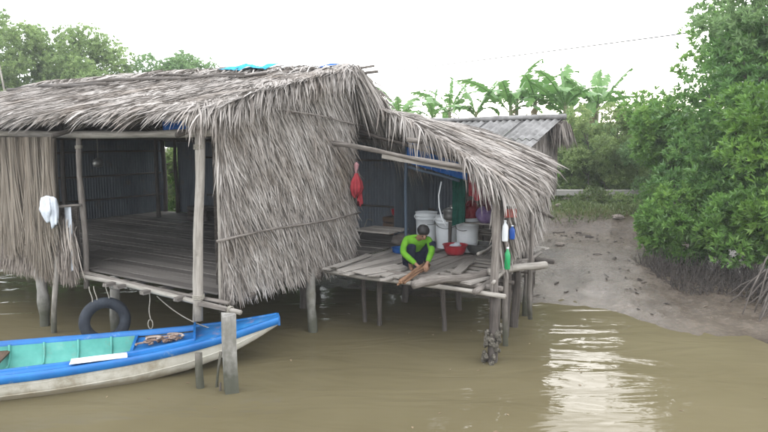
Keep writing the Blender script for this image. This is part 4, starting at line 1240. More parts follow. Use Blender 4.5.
# rack with split wood behind the right post
rk = thing('wood_rack', 'low rack piled with grey split wood behind the front post', 'rack', at_deck(487, 250))
c = at_deck(487, 250)
for sx in (-.16, .2):
    for sy in (-.12, .2):
        G().pole(c + UV_U * sx + UV_V * sy, c + UV_U * sx + UV_V * sy + ZZ * .58, .018, .016, 5, .01).build('leg', dark_m, rk)
for j, zz in enumerate((.3, .57)):
    for sy in (-.12, .04, .2):
        G().pole(c - UV_U * .22 + UV_V * sy + ZZ * zz, c + UV_U * .26 + UV_V * sy + ZZ * zz, .014, .013, 5, .01).build('rail', wood_m, rk)
sticks_m = wood_m
for k in range(13):
    y_ = -.12 + .05 * (k % 6) ; z_ = .33 + .05 * (k // 6) + rng.uniform(0, .02)
    dv = UV_U + UV_V * rng.normal(0, .15) + ZZ * rng.normal(0, .08)
    cc = c + UV_V * y_ + ZZ * (z_ + .28 * (k > 7)) + UV_U * rng.normal(0, .03)
    G().pole(cc - dv * rng.uniform(.16, .24), cc + dv * rng.uniform(.18, .27), rng.uniform(.014, .026), None, 4, .02).build('split_stick', pale_m if k % 3 else wood_m, rk)

# bundle of sticks in the person's hands
sb = thing('stick_bundle', 'bundle of reddish brown sticks held by the crouching person', 'sticks', at_deck(411, 276))
sa, sb_ = at_deck(427, 267.5, 1.05), at_deck(398, 283, 1.05)
dv = nrm(sb_ - sa); sd_ = A(-dv[1], dv[0], 0)
for k in range(13):
    o1, o2 = rng.normal(0, .028), rng.normal(0, .055)
    h1 = .02 + .022 * (k % 3)
    G().pole(sa + sd_ * o1 + ZZ * h1 + dv * rng.uniform(-.08, .05), sb_ + sd_ * o2 + ZZ * (h1 - .03) - dv * rng.uniform(-.06, .12), rng.uniform(.011, .018), None, 6, .01).build('stick', stick_m, sb)

# loose logs on the deck
G().pole(at_deck(413, 285, 1.09), at_deck(491, 272, 1.09), .062, .055, 9, .022, .09).build('driftwood_log', wood_m, None, True, label='thick crooked grey log lying along the front of the deck', cat='log', group='loose logs on the porch deck')
G().pole(at_deck(489, 272, 1.12), at_deck(545, 265, 1.12), .05, .062, 8, .012, .06).build('driftwood_log', pale_m, None, True, label='pale log whose cut end sticks out past the front post', cat='log', group='loose logs on the porch deck')
G().pole(at_deck(493, 283, 1.1), at_deck(522, 249, 1.15), .03, .026, 7, .015).build('driftwood_log', pale_m, None, True, label='thin pale pole slanting back across the pale log', cat='log', group='loose logs on the porch deck')
G().pole(at_deck(478, 254, 1.3), at_deck(497, 243, 1.35), .026, .022, 6, .02).build('driftwood_log', pale_m, None, True, label='short pale stick leaning behind the metal basin', cat='log', group='loose logs on the porch deck')
for (x0, y0, x1, y1) in ((520, 258, 531, 253), (515, 262, 533, 260), (512, 268, 530, 265)):
    G().pole(at_deck(x0, y0), at_deck(x1, y1), .045, .04, 5, .02).build('deck_stub', wood_m, porch)

# crate, bags and clothes in the shade of the porch
cc = at_deck(398, 235)
cr_ = thing('wooden_crate', 'brown slatted crate in the shade behind the crouching person', 'crate', cc)
for j in range(3):
    for sg in (-1, 1):
        G().box(cc + UV_V * (sg * .2) + ZZ * (.08 + j * .13), AXU, (.5, .018, .1), .004).build('slat', crate_m, cr_, smooth=False)
        G().box(cc + UV_U * (sg * .25) + ZZ * (.08 + j * .13), AXV, (.37, .018, .1), .004).build('slat', crate_m, cr_, smooth=False)
for sx in (-.23, .23):
    for sy in (-.17, .17):
        G().box(cc + UV_U * sx + UV_V * sy + ZZ * .2, [ZZ, UV_U, UV_V], (.4, .03, .03)).build('corner_post', crate_m, cr_, smooth=False)
G().lathe(cc + ZZ * .42, [(.1, 0), (.13, .02), (.15, .12), (.16, .13), (.15, .14), (.12, .05)], 20).build('red_bowl', red_m, None, label='small red bowl on top of the brown crate', cat='bowl')

def heap(name, c, r, m, label, cat, n=4, noise=.07, parent=None):
    g = G()
    for k in range(n):
        o = A(*(rng.normal(0, .35, 3) * np.array(r)))
        o[2] = abs(o[2]) * .5
        ellipsoid(g, np.asarray(c) + o + ZZ * r[2] * .6, np.array(r) * rng.uniform(.5, .85), None, 12, 8, noise)
    return g.build(name, m, parent, True, label=label, cat=cat)
sh = W(1.75, 4.9, 0)
# shelf table behind the buckets
tb = thing('shelf_table', 'rough low table behind the white buckets loaded with bags', 'table', W(1.85, 4.75, .98))
for j in range(4):
    G().box(W(1.8, 4.5 + .13 * j, 1.55), AXU, (1.5, .12, .025), .005).build('table_board', plank_m, tb, smooth=False)
for (a_, b_) in ((1.1, 4.5), (2.5, 4.5), (1.1, 4.9), (2.5, 4.9)):
    G().pole(W(a_, b_, .97), W(a_, b_, 1.54), .028, None, 5, .01).build('leg', dark_m, tb)
heap('purple_bag', W(1.76, 4.5, 1.56), (.2, .17, .2), cloth_purple, 'full purple plastic bag on the table behind the buckets', 'bag')
heap('red_bundle', W(1.42, 4.6, 1.56), (.16, .14, .22), cloth_red, 'dark red bundle of cloth on the table behind the buckets', 'cloth')
heap('pink_bundle', W(1.3, 4.46, 1.56), (.12, .1, .09), cloth_pink, 'small pink bundle on the table beside the red bundle', 'cloth')
heap('grey_sack', W(1.05, 4.95, 1.57), (.16, .14, .18), cloth('brown sack cloth', (.1, .08, .07), (.2, .16, .14)), 'brown grey sack on the left of the bag table', 'sack')
curtain('green_cloth', W(1.28, 4.2, 0), W(1.55, 4.2, 0), lambda t: 2.62 + 0 * t, lambda t: 1.5 + .1 * t, -UV_V, cloth_green, .03, 'long dark green cloth hanging under the porch roof', 'cloth', 16, 10, 4)
for (u_, z1, z0, w, m, lab) in ((1.75, 2.45, 2.05, .2, cloth_red, 'red shirt hanging in the shade of the porch'), (2.12, 2.5, 2.2, .14, cloth('bright red cloth', (.5, .02, .02), (.65, .05, .04)), 'bright red rag hanging near the front post'),
                               (2.26, 2.42, 2.12, .12, cloth_teal, 'teal rag hanging beside the bright red rag'), (1.95, 2.4, 1.9, .2, cloth('dull maroon cloth', (.07, .03, .035), (.13, .06, .06)), 'maroon garment hanging between the red shirt and rag'),
                               (2.4, 2.45, 2.0, .13, cloth('ochre cloth', (.25, .16, .05), (.36, .24, .09)), 'ochre rag hanging behind the drooping leaves')):
    curtain('hanging_cloth', W(u_, 3.85, 0), W(u_ + w, 3.85, 0), lambda t, z=z1: z + 0 * t, lambda t, z=z0: z + .05 * np.sin(t * 6), -UV_V, m, .02, lab, 'cloth', 12, 8, 4)
G().pole(W(1.2, 3.87, 2.5), W(2.8, 3.87, 2.45), .014, .013, 7, .006).build('clothes_rail', wood_m, porch)
G().tube(np.stack([W(1.38, 3.6, 2.32), W(1.36, 3.55, 2.1), W(1.37, 3.55, 1.9), W(1.45, 3.5, 1.72), W(1.52, 3.5, 1.6)]), .012, 6).build('white_hose', white_m, None, True, label='thin white hose hanging down to the white buckets', cat='hose')
t = np.linspace(0, 1, 14)
G().tube(np.stack([at_deck(359, 237, 1.05) + A(.28 * s + .03 * math.sin(6 * s), .5 * s, .32 * math.sin(s * 2.2)) for s in t]), .008, 5).build('bent_cane', pale_m, None, True, label='thin bent cane standing on the left of the deck', cat='cane')
def pot(c, r, h, m, label, cat='pot', lid=False):
    p_ = thing('cooking_pot' if cat == 'pot' else 'plastic_bowl', label, cat, c)
    G().lathe(c, [(r * .8, 0), (r * .95, .02), (r, h * .5), (r * .98, h * .9), (r * 1.08, h), (r * .95, h), (r * .9, h * .4), (r * .7, .03)], 20).build('pot_body', m, p_)
    if lid:
        G().lathe(np.asarray(c) + ZZ * h, [(r * 1.02, 0), (r * .9, .03), (r * .3, .055), (r * .12, .06), (r * .12, .09), (r * .05, .095)], 18).build('lid', m, p_)
    for sg in (-1, 1):
        G().tube(np.stack([np.asarray(c) + UV_U * (sg * r * (1 + .25 * math.sin(a_))) + UV_V * (.05 * math.cos(a_)) + ZZ * h * .8 for a_ in np.linspace(0, np.pi, 7)]), .008, 5).build('handle', m, p_)
pot(W(1.08, 4.55, 1.565), .13, .17, steel_m, 'lidded metal pot at the left end of the bag table', lid=True)
pot(W(2.0, 4.75, 1.565), .12, .12, red_m, 'red bowl behind the purple bag on the table', 'bowl')
pot(W(.62, 4.35, .98), .17, .2, steel_m, 'metal pot standing on the deck left of the white buckets')
pot(W(.42, 3.9, .99), .15, .1, cloth_blue, 'blue bowl on the deck in front of the brown crate', 'bowl')
heap('rag_heap', W(.05, 4.6, .99), (.25, .2, .16), cloth('grey brown rags', (.12, .1, .09), (.24, .21, .19)), 'low heap of grey brown rags by the tin wall', 'rags', 5)
heap('red_bundle', W(.3, 5.2, 1.0), (.2, .16, .22), cloth_red, 'red bundle in the dark corner behind the brown crate', 'cloth')
for k_, (u_, v_, h_) in enumerate(((-.03, 3.6, .4), (.0, 3.95, .4))):
    G().box(W(u_ + .1, v_, 1.0 + h_), AXU, (.75, .28, .03), .008, .4 + .2 * k_).build('bench_board', plank_m, porch, smooth=False)
# packets and bottles hanging on the second post
px_ = A(1.78, 8.82, .08)
g = G(); g.box(px_ + A(-.02, -.06, 2.28), [A(1, .1, 0), A(-.1, 1, 0), ZZ], (.13, .05, .2), .006); g.build('hanging_packet', cloth_pink, None, False, label='pink snack packet tied high on the second post', cat='packet')
g = G(); g.box(px_ + A(-.02, -.065, 2.08), [A(1, .1, 0), A(-.1, 1, 0), ZZ], (.13, .05, .15), .006); g.build('hanging_packet', white_m, None, False, label='white packet tied below the pink packet', cat='packet')
g = G(); g.box(px_ + A(.0, -.06, 1.9), [A(1, .1, 0), A(-.1, 1, 0), ZZ], (.15, .06, .12), .006); g.build('hanging_packet', cloth('brick red packet', (.25, .06, .05), (.36, .1, .08)), None, False, label='brick red packet tied below the white packet', cat='packet')
def bottle(c, r, h, m, label, capm=white_m):
    b = thing('plastic_bottle', label, 'bottle', c)
    G().lathe(c, [(r * .8, 0), (r, .015), (r, h * .62), (r * .9, h * .72), (r * .4, h * .86), (r * .36, h * .92)], 14).build('bottle_body', m, b)
    G().lathe(np.asarray(c) + ZZ * h * .92, [(r * .44, 0), (r * .44, h * .08)], 12).build('cap', capm, b)
bottle(px_ + A(-.07, -.07, 1.5), .045, .3, white_m, 'white plastic bottle hanging on the second post')
bottle(px_ + A(.03, -.07, 1.53), .04, .2, mat('blue plastic', [(0.3, (.01, .06, .3)), (.7, (.02, .1, .4))], nscale=4, rough=.4, bump=0), 'blue plastic bottle beside the white bottle')
bottle(px_ + A(-.03, -.08, 1.1), .042, .32, greenplastic_m, 'bright green plastic bottle low on the second post')

# ------------------------------------------------------------------ crouching person
pf = nrm(A(.12, -.99, 0)); pr = A(-pf[1], pf[0], 0)
if pr[0] < 0: pr = -pr
PB = at_deck(416, 270)
PB = PB + ZZ * .01
def pp(r, f, z):
    return PB + (pr * r + pf * f + ZZ * z) * .92
person = thing('person', 'person in lime green long sleeves crouching over sticks on the deck', 'person', PB)
def skin(name, nodes, edges, radii, m, parent, sub=2, rootv=0):
    me = bpy.data.meshes.new(name)
    L = origin_of(parent)
    me.from_pydata([tuple(np.asarray(n) - L) for n in nodes], edges, [])
    o = bpy.data.objects.new(name, me)
    col.objects.link(o)
    md = o.modifiers.new('skin', 'SKIN')
    md.branch_smoothing = .6
    md.use_smooth_shade = True
    if not me.skin_vertices:
        bpy.context.view_layer.objects.active = o
    for i, r in enumerate(radii):
        sv = me.skin_vertices[0].data[i]
        sv.radius = (r, r) if np.isscalar(r) else r
        sv.use_root = (i == rootv)
    s2 = o.modifiers.new('sub', 'SUBSURF'); s2.levels = sub; s2.render_levels = sub
    dg = bpy.context.evaluated_depsgraph_get()
    me2 = bpy.data.meshes.new_from_object(o.evaluated_get(dg))
    me2.name = name
    o.modifiers.clear()
    o.data = me2
    bpy.data.meshes.remove(me)
    me2.materials.clear(); me2.materials.append(m)
    for p in me2.polygons: p.use_smooth = True
    o.parent = parent
    return o
J = dict(hip=(0, -.2, .2), waist=(.0, -.15, .34), chest=(.02, -.01, .48), neck=(.05, .1, .562), nk2=(.068, .145, .585),
         shl=(-.17, .03, .525), ell=(-.245, .07, .31), wrl=(-.03, .31, .13), shr=(.2, .05, .525), elr=(.25, .12, .34), wrr=(.13, .3, .155),
         hpl=(-.09, -.18, .19), knl=(-.1, .16, .43), anl=(-.09, -.02, .08), tol=(-.1, .17, .03),
         hpr=(.1, -.18, .19), knr=(.27, .12, .47), anr=(.16, -.02, .08), tor=(.18, .17, .03))
nodes, edges, rad, ix = [], [], [], {}
def addn(k, p, r):
    ix[k] = len(nodes); nodes.append(pp(*p)); rad.append(r)
for k, r in (('hip', .1), ('waist', .085), ('chest', .07), ('neck', .045), ('nk2', .048), ('shl', .04), ('ell', .035), ('wrl', .027), ('shr', .04), ('elr', .035), ('wrr', .027),
             ('hpl', .085), ('knl', .055), ('anl', .04), ('tol', .03), ('hpr', .085), ('knr', .055), ('anr', .04), ('tor', .03)):
    addn(k, J[k], r)
def ed(*ks):
    for a, b in zip(ks[:-1], ks[1:]): edges.append((ix[a], ix[b]))
ed('hip', 'waist', 'chest', 'neck', 'nk2'); ed('chest', 'shl', 'ell', 'wrl'); ed('chest', 'shr', 'elr', 'wrr'); ed('hip', 'hpl', 'knl', 'anl', 'tol'); ed('hip', 'hpr', 'knr', 'anr', 'tor')
# head: bowed, face down towards the hands
hc = A(.085, .205, .638)                 # head centre in (right, forward, up)
fdir = nrm(A(.03, .84, -.54)); udir = nrm(A(.0, .54, .84)); rdir = np.cross(fdir, udir)
def hp(r, f, u): return tuple(hc + rdir * r + fdir * f + udir * u)
addn('jaw', hp(0, .005, -.06), .06); addn('hd', hp(0, -.005, .02), .088); addn('top', hp(0, -.012, .075), .068)
addn('nose', hp(0, .088, -.005), .013); addn('nose2', hp(0, .1, -.022), .014); addn('chin', hp(0, .055, -.085), .03)
addn('earl', hp(-.085, -.012, .005), .014); addn('earr', hp(.085, -.012, .005), .014)
ed('nk2', 'jaw', 'hd', 'top'); ed('hd', 'nose', 'nose2'); ed('jaw', 'chin'); ed('hd', 'earl'); ed('hd', 'earr')
# hands
for sfx, w, el, inward in (('l', J['wrl'], J['ell'], 1), ('r', J['wrr'], J['elr'], -1)):
    w = A(*w); dh = nrm(w - A(*el)); dh = nrm(dh + A(0, .3, -.25))
    sd2 = nrm(np.cross(dh, A(0, 0, 1))); upv = np.cross(sd2, dh)
    addn('palm' + sfx, w + dh * .055, .03); ed('wr' + sfx, 'palm' + sfx)
    for j, (o, ln) in enumerate(((-.03, .062), (-.01, .072), (.01, .068), (.028, .052))):
        a_ = w + dh * .085 + sd2 * o; b_ = a_ + dh * ln * .5 - upv * .01; c_ = b_ + dh * ln * .35 - upv * .03
        for nm, q, r_ in (('a', a_, .0095), ('b', b_, .009), ('c', c_, .0075)):
            addn(f'f{sfx}{j}{nm}', q, r_)
        ed('palm' + sfx, f'f{sfx}{j}a', f'f{sfx}{j}b', f'f{sfx}{j}c')
    a_ = w + dh * .04 + sd2 * .04 * inward; b_ = a_ + dh * .035 + sd2 * .02 * inward - upv * .015
    addn('th1' + sfx, a_, .012); addn('th2' + sfx, b_, .009); ed('palm' + sfx, 'th1' + sfx, 'th2' + sfx)
skin('body', nodes, edges, rad, skin_m, person, 2, ix['hip'])
# shirt
def garment(name, keys, links, m):
    ks = list(keys); ii = {k: i for i, k in enumerate(ks)}
    skin(name, [pp(*keys[k][0]) for k in ks], [(ii[a], ii[b]) for a, b in links], [keys[k][1] for k in ks], m, person, 2, 0)
mid = lambda a, b, t: tuple(A(*a) * (1 - t) + A(*b) * t)
garment('shirt', {'waist': ((0, -.18, .29), .135), 'mid': ((.0, -.11, .4), .14), 'chest': ((.02, 0, .48), .14), 'collar': ((.045, .075, .545), .075),
                  'shl': (J['shl'], .078), 'ml': (mid(J['shl'], J['ell'], .5), .064), 'ell': (J['ell'], .056), 'fl': (mid(J['ell'], J['wrl'], .55), .047), 'cl': (mid(J['ell'], J['wrl'], .9), .038),
                  'shr': (J['shr'], .078), 'mr': (mid(J['shr'], J['elr'], .5), .064), 'elr': (J['elr'], .056), 'fr': (mid(J['elr'], J['wrr'], .55), .047), 'cr': (mid(J['elr'], J['wrr'], .9), .038)},
        [('waist', 'mid'), ('mid', 'chest'), ('chest', 'collar'), ('chest', 'shl'), ('shl', 'ml'), ('ml', 'ell'), ('ell', 'fl'), ('fl', 'cl'), ('chest', 'shr'), ('shr', 'mr'), ('mr', 'elr'), ('elr', 'fr'), ('fr', 'cr')], lime_m)
garment('trousers', {'hip': ((0, -.2, .2), .15), 'hpl': (J['hpl'], .105), 'tl': (mid(J['hpl'], J['knl'], .55), .088), 'knl': (J['knl'], .073), 'sl': (mid(J['knl'], J['anl'], .5), .065), 'anl': (mid(J['knl'], J['anl'], .93), .056),
                     'hpr': (J['hpr'], .105), 'tr': (mid(J['hpr'], J['knr'], .55), .088), 'knr': (J['knr'], .073), 'sr': (mid(J['knr'], J['anr'], .5), .065), 'anr': (mid(J['knr'], J['anr'], .93), .056)},
        [('hip', 'hpl'), ('hpl', 'tl'), ('tl', 'knl'), ('knl', 'sl'), ('sl', 'anl'), ('hip', 'hpr'), ('hpr', 'tr'), ('tr', 'knr'), ('knr', 'sr'), ('sr', 'anr')], navy_m)
g = G()
hx = [pr * rdir[0] + pf * rdir[1] + ZZ * rdir[2], pr * fdir[0] + pf * fdir[1] + ZZ * fdir[2], pr * udir[0] + pf * udir[1] + ZZ * udir[2]]
hw_c = pp(*(hc + fdir * -.032 + udir * .045))
ellipsoid(g, hw_c, (.096, .1, .085), hx, 18, 12, .02)
g.build('hair', hair_m, person)
g = G()
for sg in (-1, 1):
    ellipsoid(g, pp(*(hc + rdir * .032 * sg + fdir * .083 + udir * .008)), (.013, .006, .006), hx, 8, 6)
    ellipsoid(g, pp(*(hc + rdir * .032 * sg + fdir * .087 + udir * .026)), (.02, .005, .004), hx, 8, 6)
g.build('eyes', hair_m, person)
g = G(); ellipsoid(g, pp(*(hc + fdir * .082 + udir * -.052)), (.022, .006, .007), hx, 8, 6); g.build('lips', cloth('lip', (.2, .07, .06), (.24, .09, .08)), person)

# ------------------------------------------------------------------ vegetation
def leaf_cards(c, d, up, L, wd, fold=.25):
    """N diamond leaves with a fold along the midrib"""
    N = len(c)
    d = nrm(d); s = nrm(np.cross(d, up)); nr_ = np.cross(s, d)
    L = np.broadcast_to(L, (N,))[:, None]; wd = np.broadcast_to(wd, (N,))[:, None]
    m1 = c + d * L * .45
    V = np.stack([c, m1 + s * wd / 2 + nr_ * wd * fold, c + d * L - nr_ * L * .12, m1 - s * wd / 2 + nr_ * wd * fold], 1)
    b = (np.arange(N) * 4)[:, None]
    F = np.concatenate([b + np.array([[0, 1, 2]]), b + np.array([[0, 2, 3]])], 0)
    return V.reshape(-1, 3), F

def rosettes(cent, outw, nl, L, wd, spread=.9, tint=None):
    N = len(cent)
    k = nl
    a = rng.uniform(0, 6.28, (N, 1)) + np.arange(k)[None] * (2 * np.pi / k) + rng.normal(0, .3, (N, k))
    out = nrm(outw)
    ref = np.where(np.abs(out[:, 2:3]) < .9, A(0, 0, 1), A(1, 0, 0))
    X = nrm(np.cross(out, ref)); Yv = np.cross(X, out)
    sp = spread * rng.uniform(.5, 1.3, (N, k, 1))
    d = out[:, None] + (X[:, None] * np.cos(a)[..., None] + Yv[:, None] * np.sin(a)[..., None]) * sp
    d = nrm(d)
    c = cent[:, None] + d * .02 + rng.normal(0, .015, (N, k, 3))
    upv = np.broadcast_to(out[:, None], d.shape) + rng.normal(0, .25, d.shape)
    V, F = leaf_cards(c.reshape(-1, 3), d.reshape(-1, 3), upv.reshape(-1, 3), rng.uniform(.7, 1.2, N * k) * L, rng.uniform(.75, 1.2, N * k) * wd)
    ti = np.repeat(np.clip((rng.normal(.45, .2, N) if tint is None else tint)[:, None] + rng.normal(0, .12, (N, k)), 0, 1).ravel(), 4)
    return V, F, ti

def lobes_points(lobes, n, inner=.55):
    """points through ellipsoid lobes, denser to the outside; returns points, outward dirs"""
    vol = np.array([l[1][0] * l[1][1] + l[1][0] * l[1][2] for l in lobes]); vol = vol / vol.sum()
    w = rng.choice(len(lobes), n, p=vol)
    C = np.array([l[0] for l in lobes])[w]; Rr = np.array([l[1] for l in lobes])[w]
    q = nrm(rng.normal(size=(n, 3)))
    rad = (inner + (1 - inner) * rng.random(n) ** .6)
    rad = rad * (1 + .12 * rng.normal(size=n))
    return C + q * Rr * rad[:, None], q, w

def sublobes(center, radii, n, rmin, rmax, flat=.75, shell=.65):
    out = []
    for k in range(n):
        q = nrm(rng.normal(size=3))
        t = shell + (1 - shell) * rng.random()
        r = rng.uniform(rmin, rmax)
        out.append((np.asarray(center) + q * np.asarray(radii) * t * .9, A(r, r, r * flat)))
    return out

def tree(name, label, cat, base, lobes, m, n, nl, L, wd, trunk_r, group=None, trunk_top=None, spread=.9, limbs=10, loose=.0, bark=bark_m):
    t_ = thing(name, label, cat, base, group)
    base = np.asarray(base, float)
    cm = np.mean([l[0] for l in lobes], 0)
    top = cm + ZZ * .3 if trunk_top is None else np.asarray(trunk_top)
    P = np.stack([base - ZZ * .3 + (top - base + ZZ * .3) * s + A(.12 * math.sin(3 * s + base[0]), .1 * math.sin(4 * s), 0) * s for s in np.linspace(0, 1, 8)])
    G().tube(P, trunk_r * np.linspace(1, .35, 8), 8, .08).build('trunk', bark, t_)
    ll = sorted(lobes, key=lambda l: -l[1][0])[:limbs]
    for l in ll:
        k = int(np.clip(np.argmin(np.abs(P[:, 2] - (l[0][2] - .5))), 1, 6))
        p0 = P[k]; p1 = l[0]
        mid_ = (p0 + p1) / 2 + A(0, 0, -.1)
        G().tube(np.stack([p0, mid_ + rng.normal(0, .05, 3), p1]), [trunk_r * .45, trunk_r * .3, trunk_r * .12], 6, .06).build('limb', bark, t_)
    pts, q, w = lobes_points(lobes, n)
    up_bias = q * .8 + A(0, 0, .55)
    lob_t = rng.normal(.48, .13, len(lobes))[w]
    V, F, ti = rosettes(pts, up_bias + rng.normal(0, .3, pts.shape), nl, L, wd, spread, np.clip(lob_t + rng.normal(0, .14, n), 0, 1))
    o = obj('crown', V, F, m, t_, False, ti, kind='stuff')
    return t_

# mangroves on the right bank
def gz_at(x, y): return float(ground_h(np.array([x]), np.array([y]))[0])
MG = 'mangroves on the right bank'
b_ = lambda x, y: A(x, y, gz_at(x, y))
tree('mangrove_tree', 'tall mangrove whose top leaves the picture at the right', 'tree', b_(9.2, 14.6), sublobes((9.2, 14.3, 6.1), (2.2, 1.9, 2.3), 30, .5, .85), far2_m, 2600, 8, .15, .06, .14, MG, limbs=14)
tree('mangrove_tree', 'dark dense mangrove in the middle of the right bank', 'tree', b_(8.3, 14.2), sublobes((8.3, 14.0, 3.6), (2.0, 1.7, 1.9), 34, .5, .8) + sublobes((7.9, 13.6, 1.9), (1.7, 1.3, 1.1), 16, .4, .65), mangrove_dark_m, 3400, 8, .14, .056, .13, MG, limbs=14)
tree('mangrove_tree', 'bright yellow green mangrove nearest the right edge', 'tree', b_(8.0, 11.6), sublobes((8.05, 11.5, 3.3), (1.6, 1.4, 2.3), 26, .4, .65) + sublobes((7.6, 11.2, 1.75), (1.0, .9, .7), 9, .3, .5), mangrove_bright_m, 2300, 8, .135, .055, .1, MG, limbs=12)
tree('mangrove_bush', 'low round mangrove bush overhanging the mud', 'bush', b_(7.2, 14.2), sublobes((6.75, 13.7, 1.2), (1.2, .9, .9), 22, .3, .5), mangrove_m, 1500, 8, .13, .055, .05, MG, limbs=8)
tree('mangrove_bush', 'mangrove bush with pale shoots in front of the dark tree', 'bush', b_(7.7, 12.9), sublobes((7.2, 12.3, 1.25), (1.0, .8, .8), 18, .28, .45), mangrove_m, 1000, 8, .13, .055, .05, MG, limbs=8)
tree('mangrove_tree', 'mid green mangrove filling behind the dark mangrove', 'tree', b_(10.6, 16.8), sublobes((10.4, 16.6, 4.4), (2.6, 1.8, 3.0), 26, .6, .9), mangrove_m, 1900, 8, .17, .07, .14, MG, limbs=10)
tree('mangrove_tree', 'rounded mangrove left of the tall one, further back', 'tree', b_(8.2, 17.6), sublobes((8.3, 17.4, 3.5), (1.35, 1.3, 1.8), 22, .45, .7), mangrove_m, 1700, 8, .16, .065, .12, MG, limbs=10)
# prop roots and root tangle
def proproot(p0, p1, h, r, par):
    p0, p1 = np.asarray(p0), np.asarray(p1)
    P = np.stack([p0 + (p1 - p0) * s + ZZ * h * math.sin(math.pi * s) * (1 - .3 * s) + rng.normal(0, .008, 3) for s in np.linspace(0, 1, 8)])
    return G().tube(P, np.linspace(r * 1.1, r * .75, 8), 6, .06).build('prop_root', bark_m, par)
rts = thing('mangrove_stool', 'arching grey prop roots at the right edge of the mud', 'roots', b_(7.0, 10.4))
for k in range(44):
    a = rng.uniform(2.2, 5.6); rr = rng.uniform(.35, 1.15)
    c0 = A(7.05 + rng.normal(0, .12), 10.5 + rng.normal(0, .15), rng.uniform(.6, 1.5))
    x1, y1 = c0[0] + rr * math.cos(a), c0[1] + rr * math.sin(a) * .9
    proproot(c0, A(x1, y1, gz_at(x1, y1) - .05), rng.uniform(.02, .25), rng.uniform(.01, .024), rts)
g = G()
for k in range(900):
    x = rng.uniform(5.6, 7.6)
    y = rng.uniform(10.9, 13.2) - (x - 6.5) * .6
    h_ = rng.uniform(.08, .5) * (1.0 if y > 11.2 else .6) * rng.random() ** .35
    z = gz_at(x, y)
    tip = A(x + rng.normal(0, .13), y + rng.normal(0, .1), z + h_)
    g.tube(np.stack([A(x, y, z - .03), (A(x, y, z) + tip) / 2 + rng.normal(0, .01, 3), tip]), [.009, .007, .004], 4, caps=False)
root_m = mat('grey root tips', [(0.3, (.035, .03, .026)), (.7, (.12, .1, .088))], 'grain', (20, 20, 4), 1, 4, .9, bump=.3)
g.build('root_thicket', root_m, None, False, label='dense thicket of thin upright roots under the mangroves', cat='roots', kind='stuff')

# far trees beyond the roof on the left
FG = 'pale trees beyond the hut roof'
for (x, y, zc, rx, rz, n, m, lab) in ((-19.6, 33, 7.2, 2.2, 2.6, 2000, far_m, 'tallest pale green tree at the left edge above the roof'), (-17.2, 35, 5.9, 1.6, 2.0, 900, far2_m, 'narrow tree between the tallest and the rounded tree'),
                                     (-15.6, 33.5, 6.5, 1.7, 2.3, 1400, far_m, 'rounded yellow green tree above the middle of the roof'), (-12.6, 34.5, 5.8, 1.9, 2.0, 1300, far2_m, 'broad low tree right of the rounded tree'),
                                     (-10.9, 36, 5.8, 1.3, 1.8, 900, far2_m, 'blue green tree near the right end of the far row'), (-9.3, 37, 5.1, 1.0, 1.5, 500, far_m, 'smallest tree ending the far row behind the ridge'),
                                     (-18.4, 37, 6.2, 1.4, 1.6, 700, far_m, 'low tree filling the gap behind the tallest tree'), (-22.5, 35, 6.6, 2.3, 2.4, 1000, far2_m, 'tree at the far left partly out of the picture')):
    lb = sublobes((x, y, zc), (rx * 1.25, rx, rz), 34, .5, .95) + sublobes((x, y, 4.2), (rx * 1.6, rx, 1.3), 16, .6, .95)
    tree('far_tree', lab, 'tree', A(x, y, 1.0), lb, m, int(n * 3.2), 6, .19, .08, .14, FG, limbs=7)
# tree mass lower behind the hut (seen through the room and under the ridge)
tree('far_bush', 'green bush seen through the gap in the back wall', 'bush', A(-6.9, 19.4, gz_at(-6.9, 19.4)), sublobes((-6.9, 19.4, 2.2), (1.6, 1.0, 1.3), 16, .4, .6), shrub_m, 900, 7, .15, .065, .05, None, limbs=5)

for k, (u_, v_, rz, lab) in enumerate(((-.5, 8.6, 1.0, 'added light-blocking green bush behind the hut next to the porch'), (-2.6, 8.9, 1.1, 'added light-blocking green bush close behind the middle of the hut'), (-5.2, 9.2, 1.1, 'added wide light-blocking green bush behind the back wall of the hut'), (-10.2, 8.5, 1.2, 'added light-blocking green bush behind the far end of the hut'), (-8.2, 9.3, 1.2, 'added thick light-blocking green bush behind the corner of the back wall'), (-13.5, 8.0, 1.2, 'added light-blocking green bush left of the hut by the water'), (-17, 7.5, 1.2, 'added light-blocking green bush furthest along the bank to the left'), (-6.9, 7.6, .7, 'low green bush seen through the gap in the back wall'))):  # mostly unseen row, added to block horizon light behind and under the hut
    p = W(u_, v_, 0); p[2] = gz_at(p[0], p[1])
    tree('far_bush', lab, 'bush', p, sublobes((p[0], p[1], p[2] + 1.15), (1.6, .8, rz), 20, .45, .7), mangrove_m, 1000, 7, .17, .075, .05, None, limbs=5)
